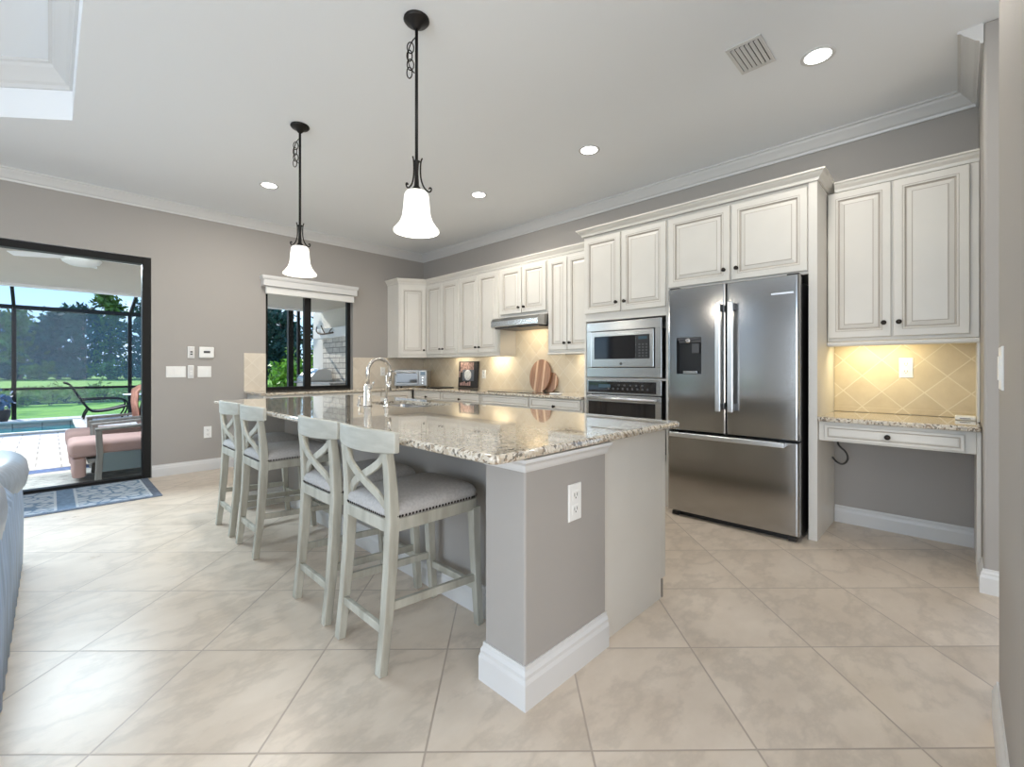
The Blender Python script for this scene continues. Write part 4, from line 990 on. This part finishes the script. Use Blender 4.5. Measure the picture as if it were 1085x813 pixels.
# ceiling fan
cf = empty('ceiling_fan', (.26, 7.45, 2.41), 'white ceiling fan under the lanai ceiling', 'ceiling fan')
cx, cy = .26, 7.45
MB().lathe([(.07, 2.589), (.07, 2.575), (.02, 2.565)], c=(cx, cy, 0), n=20, cap1=True).build('canopy', M_fascia, cf)
MB().lathe([(.05, 2.585), (.11, 2.575), (.12, 2.535), (.11, 2.51), (.04, 2.505)], c=(cx, cy, 0), n=28, cap0=True, cap1=True).build('motor', M_fascia, cf)
MB().lathe([(.17, 2.503), (.185, 2.49), (.165, 2.455), (.11, 2.425), (.04, 2.415)], c=(cx, cy, 0), n=32, cap0=True, cap1=True).build('light_dome', M_whitepl, cf)
for k in range(5):
    a = R(8+72*k); u = Vector((math.cos(a), math.sin(a), 0)); v = Vector((-math.sin(a), math.cos(a), 0))
    mb = MB(); L = []
    for t_, w in ((.10, .05), (.18, .09), (.35, .13), (.58, .14), (.66, .11)):
        c = Vector((cx, cy, 2.52))+u*t_; L.append([c+v*w/2+Vector((0, 0, .012)), c-v*w/2-Vector((0, 0, .012)), c-v*w/2-Vector((0, 0, .004)), c+v*w/2+Vector((0, 0, .020))])
    mb.loft(L).build('blade', M_fascia, cf)
# outdoor rug
org = empty('outdoor_rug', (-.8, 7.2, DZ), 'striped pale outdoor rug with a blue border on the lanai', 'rug')
MB().box(-2.8, 6.60, DZ+.0005, 2.2, 7.95, DZ+.008).build('field', M_outrug, org)
MB().box(-2.8, 7.62, DZ+.008, 2.2, 7.88, DZ+.009).build('blue_border', M_outblue, org)
# lounge chairs
def lounge():
    r = empty('patio_armchair', (0, 0, 0), 'x', 'armchair')
    # local: faces -x, origin at centre of footprint on the deck
    for s in (-1, 1):
        MB().bar([(-.20, s*.31, 0), (-.185, s*.31, .30), (-.195, s*.31, .545)], (0, 1, 0), .05, .055).build('leg', M_chairwood, r, bev=.006, local=True)
        MB().bar([(.36, s*.31, 0), (.34, s*.31, .30), (.38, s*.31, .56)], (0, 1, 0), .05, .055).build('leg', M_chairwood, r, bev=.006, local=True)
        MB().bar([(-.225, s*.31, .560), (.08, s*.31, .572), (.44, s*.31, .60)], (0, 1, 0), .075, .030).build('armrest', M_chairwood, r, bev=.008, local=True)
        MB().box(-.18, s*.31-.012, .10, .34, s*.31+.012, .30).build('side_panel', P('slate_chair_side', (.16, .20, .21), .7), r, local=True)
    MB().box(-.28, -.285, .20, .36, .285, .245).build('seat_frame', M_chairwood, r, bev=.006, local=True)
    cushion(MB(), -.43, -.275, .36, .275, .262, .445, .05, .055, .015).build('seat_cushion', M_pink, r, local=True)
    m = cushion(MB(), -.055, -.265, .055, .265, .05, .262, .03, .025)
    m.xf(Matrix.Translation((-.345, 0, 0))).build('front_skirt', M_pink, r, local=True)
    m = cushion(MB(), -.08, -.27, .08, .27, 0, .52, .06, .07)
    m.xf(Matrix.Translation((.33, 0, .43)) @ Matrix.Rotation(R(14), 4, 'Y')).build('back_cushion', M_pink, r, local=True)
    return r
ch = lounge(); ch.location = (.56, 6.92, DZ+.0093); ch['label'] = 'pink-cushioned teak armchair just outside the sliding door'; ch['group'] = 'patio armchairs'
c2 = tree_copy(ch); c2.location = (.56, 7.92, DZ+.0110); c2['label'] = 'pink-cushioned teak armchair behind, with the coral towel over its back'
tw = MB()
L = []
for k in range(15):
    y = 7.70+.46*k/14; w_ = .014*math.sin(k*1.7)
    L.append([(0.815+w_, y, .50), (0.790+w_, y, .74), (0.800+w_, y, .90+.01*math.sin(k)), (0.860, y, .97+.012*math.sin(k*.9)), (1.020, y, .97+.012*math.sin(k*.9)), (1.125-w_, y, .90), (1.150-w_, y, .62), (1.135-w_, y, .62), (1.110-w_, y, .89), (1.010, y, .955), (0.870, y, .955), (0.812+w_, y, .89), (0.802+w_, y, .74), (0.825+w_, y, .51)])
tw.loft(L, smooth=True)
tag(tw.build('towel', M_coral), 'coral towel draped over the patio armchair back', 'towel')
# sling chair by the pool
sc_ = empty('sling_chair', (1.0, 15.3, DZ), 'black sling chaise chair beyond the pool', 'chair')
y = 15.3; dx = .34
for s_ in (-.28, .28):
    MB().tube(smooth([(dx-.12, y+s_, .86), (dx-.02, y+s_, .83), (dx+.12, y+s_, .56), (dx+.32, y+s_, .17), (dx+.46, y+s_, .13), (dx+.75, y+s_, .17), (dx+1.02, y+s_, .25)]), .024, 8).build('side_rail', M_black, sc_)
    MB().tube(smooth([(dx+.20, y+s_, .44), (dx+.6, y+s_, .45), (dx+.92, y+s_, .44), (dx+1.04, y+s_, .36), (dx+1.02, y+s_, .14), (dx+.92, y+s_, DZ)]), .018, 8).build('arm_leg', M_black, sc_)
    MB().tube(smooth([(dx+.30, y+s_, .20), (dx+.24, y+s_, .08), (dx+.22, y+s_, DZ)]), .018, 8).build('leg', M_black, sc_)
mb = MB(); L = []
for x, z in ((-.11, .855), (-.03, .80), (.11, .57), (.21, .36), (.32, .185), (.46, .145), (.75, .18), (1.01, .25)):
    L.append([(dx+x, y-.28, z), (dx+x, y+.28, z), (dx+x, y+.28, z-.012), (dx+x, y-.28, z-.012)])
mb.loft(L, smooth=False).build('sling', M_sling, sc_)
tb = empty('patio_side_table', (1.56, 15.0, DZ), 'small white-topped patio table beside the sling chair', 'table')
MB().lathe([(.02, .525), (.28, .525), (.29, .535), (.28, .55), (.02, .55)], c=(1.56, 15.0, 0), n=28, cap0=True, cap1=True).build('top', M_fascia, tb)
for k in range(3):
    a = R(120*k+20); MB().tube([(1.56+.08*math.cos(a), 15.0+.08*math.sin(a), .525), (1.56+.22*math.cos(a), 15.0+.22*math.sin(a), DZ)], .013, 8).build('leg', M_black, tb)
# planter
pp = empty('potted_plant', (-.80, 15.55, DZ), 'blue glazed pot with a leafy plant beside the pool', 'potted plant')
MB().lathe([(.11, DZ), (.16, .12), (.17, .24), (.15, .26), (.14, .24)], c=(-.80, 15.55, 0), n=24, cap0=True, cap1=True).build('pot', M_brown, pp)

def leaves(mb, c, rad, n, s, shell=.35, flat=1.0):
    c = np.array(c); rad = np.array(rad)
    d = rng.normal(size=(n, 3)); d /= np.linalg.norm(d, axis=1)[:, None]
    r_ = (shell+(1-shell)*rng.random(n))**.8
    bump = 1+.22*np.sin(d[:, 0]*5+c[0])*np.cos(d[:, 1]*4+c[1]*.7)+.15*np.sin(d[:, 2]*7+d[:, 0]*3)
    p = c+d*rad*(r_*bump)[:, None]
    a = rng.normal(size=(n, 3)); a[:, 2] *= flat; a /= np.linalg.norm(a, axis=1)[:, None]
    b = np.cross(a, rng.normal(size=(n, 3))); b /= np.linalg.norm(b, axis=1)[:, None]
    sz = s*(.6+.8*rng.random(n))[:, None]
    q = [p-a*sz, p+b*sz*.45, p+a*sz, p-b*sz*.45]
    base = len(mb.v)
    mb.v += [tuple(x) for x in np.stack(q, 1).reshape(-1, 3)]
    mb.f += [[base+4*i, base+4*i+1, base+4*i+2, base+4*i+3] for i in range(n)]; mb.mi += [0]*n; mb.sm += [False]*n
    return mb
leaves(MB(), (-.80, 15.55, .45), (.22, .22, .25), 160, .07).build('leaves', P('blue_green_plant', (.10, .18, .30), .5, noise=.5, nscale=12), pp, recalc=False)
# ground, pond, far bank
structure(MB().box(-60, 16.2, -.9, 70, 25.5, -.22).build('lawn', M_grass), 'bright green lawn outside the pool screen')
structure(MB().box(-60, 25.5, -.9, 70, 47, -.60).build('pond', M_pond), 'green pond beyond the lawn')
structure(MB().prism([(-80, 47), (110, 47), (110, 130), (-80, 130)], -.9, -.35).build('bank', M_bank), 'grassy far bank of the pond')
# side yard hedge seen through the window
def shrub(name, label, x, y, z0, rad, n, s, m, cat='shrub', group=None, trunk=True):
    r = empty(name, (x, y, z0), label, cat, group)
    mb = MB(); leaves(mb, (x, y, z0+rad[2]*1.02), rad, n, s, .25); mb.build('foliage', m, r, recalc=False)
    mb = MB()
    for k in range(4): mb.tube([(x+.03*k-.05, y, z0-.02), (x+rad[0]*.4*math.cos(k*1.7), y+rad[1]*.4*math.sin(k*1.7), z0+rad[2])], .018, 6)
    mb.build('stems', M_bark, r)
    return r
for k, (x, y, h_) in enumerate(((5.0, 14.2, .86), (5.75, 13.9, .92), (6.5, 13.5, .88), (7.3, 13.2, .85))):
    shrub('hedge_shrub', ['bright green shrub seen at the left edge of the window', 'bright green shrub seen in the middle of the left window pane', 'bright green shrub seen beside the black screen posts', 'bright green shrub seen just left of the window mullion'][k], x, y, -.22, (.62, .55, h_+.06), 1700, .085, M_leafC, 'shrub', 'hedge shrubs outside the window')
for k in range(9):
    x = -2.2+k*.72+rng.random()*.3; y = 24.6+rng.random()*1.4
    shrub('waterside_plant', 'low yellow-green plant on the near edge of the pond', x, y, -.22, (.42+rng.random()*.2, .35, .20+rng.random()*.26), 170, .11, M_leafE, 'plant', 'plants on the pond edge')
# trees
def tree(label, x, y, h_, w, m, n, s, group, conif=False):
    r = empty('tree', (x, y, -.36), label, 'tree', group)
    mb = MB().tube([(x, y, -.36), (x+.1, y, h_*.45), (x, y+.1, h_*.85)], [w*.07, w*.05, .03], 8); mb.build('trunk', M_bark, r)
    mb = MB()
    for k in range(6):
        t = k/5; zz = h_*(.12+.78*t); ww = w*(1.0-.55*t if conif else .75+.45*math.sin(math.pi*(.15+.75*t)))*.62
        a = rng.random()*6.28
        leaves(mb, (x+math.cos(a)*w*.16, y+math.sin(a)*w*.16, zz), (ww, ww, h_*.15), n//6, s, .3)
    mb.build('crown', m, r, recalc=False)
k = 0
for i in range(22):
    t = i/21; X = -15+50*t; Y = 101-31*t
    X += rng.normal()*.8; Y += rng.normal()*1.8
    h_ = 8.6+rng.random()*2.4
    if i in (9, 10): h_ += 2.2
    a = (i % 4 == 1 and i < 11)
    tree('tall olive-green tree in the dense row beyond the pond' if a else 'tall dark blue-green tree in the dense row beyond the pond', X, Y, h_, 4.4, M_leafB if a else M_leafA, 1500, .42, 'olive trees beyond the pond' if a else 'dark trees beyond the pond', conif=(i % 3 == 0))
for i in range(16):
    t = i/15; X = -13+46*t; Y = 92-30*t
    shrub('bank_shrub', 'low dark shrub along the far bank below the trees', X, Y, -.36, (2.3, 1.6, 1.0+rng.random()*.5), 420, .30, M_leafA if i % 2 else M_leafB, 'shrub', 'shrubs on the far bank')
# palm outside the screen on the left
pm = empty('palm_tree', (-3.3, 23.5, -.22), 'green palm with arching fronds outside the pool screen', 'palm tree')
MB().tube([(-3.3, 23.5, -.22), (-3.2, 23.4, 1.0), (-3.15, 23.4, 2.2)], [.13, .11, .10], 10).build('trunk', M_bark, pm)
for k in range(14):
    a = 2*math.pi*k/14+.2; el = R(20+50*((k*7) % 5)/4); Lf = 2.4+.5*((k*3) % 4)/3
    u = Vector((math.cos(a), math.sin(a), 0)); mb = MB(); pts = []
    for j in range(13):
        t = j/12; pts.append(Vector((-3.15, 23.4, 2.2))+u*Lf*t*math.cos(el*.6)+Vector((0, 0, Lf*(math.sin(el)*t-.75*t*t))))
    mb.tube(pts, [.022*(1-j/14) for j in range(13)], 5)
    sdv = Vector((-math.sin(a), math.cos(a), 0))
    for j in range(1, 12):
        for q in (0, .5):
            p0 = pts[j]+(pts[j+1]-pts[j])*q; tg = (pts[j+1]-pts[j]).normalized(); ll = .62*math.sin(math.pi*(.12+.82*j/12))
            for s in (-1, 1):
                e_ = p0+(sdv*s*.8+tg*.55+Vector((0, 0, -.32)))*ll
                w_ = tg*.022
                mb.add([p0-w_, p0+w_, e_], [(0, 1, 2)])
    mb.build('frond', M_leafD, pm, recalc=False)
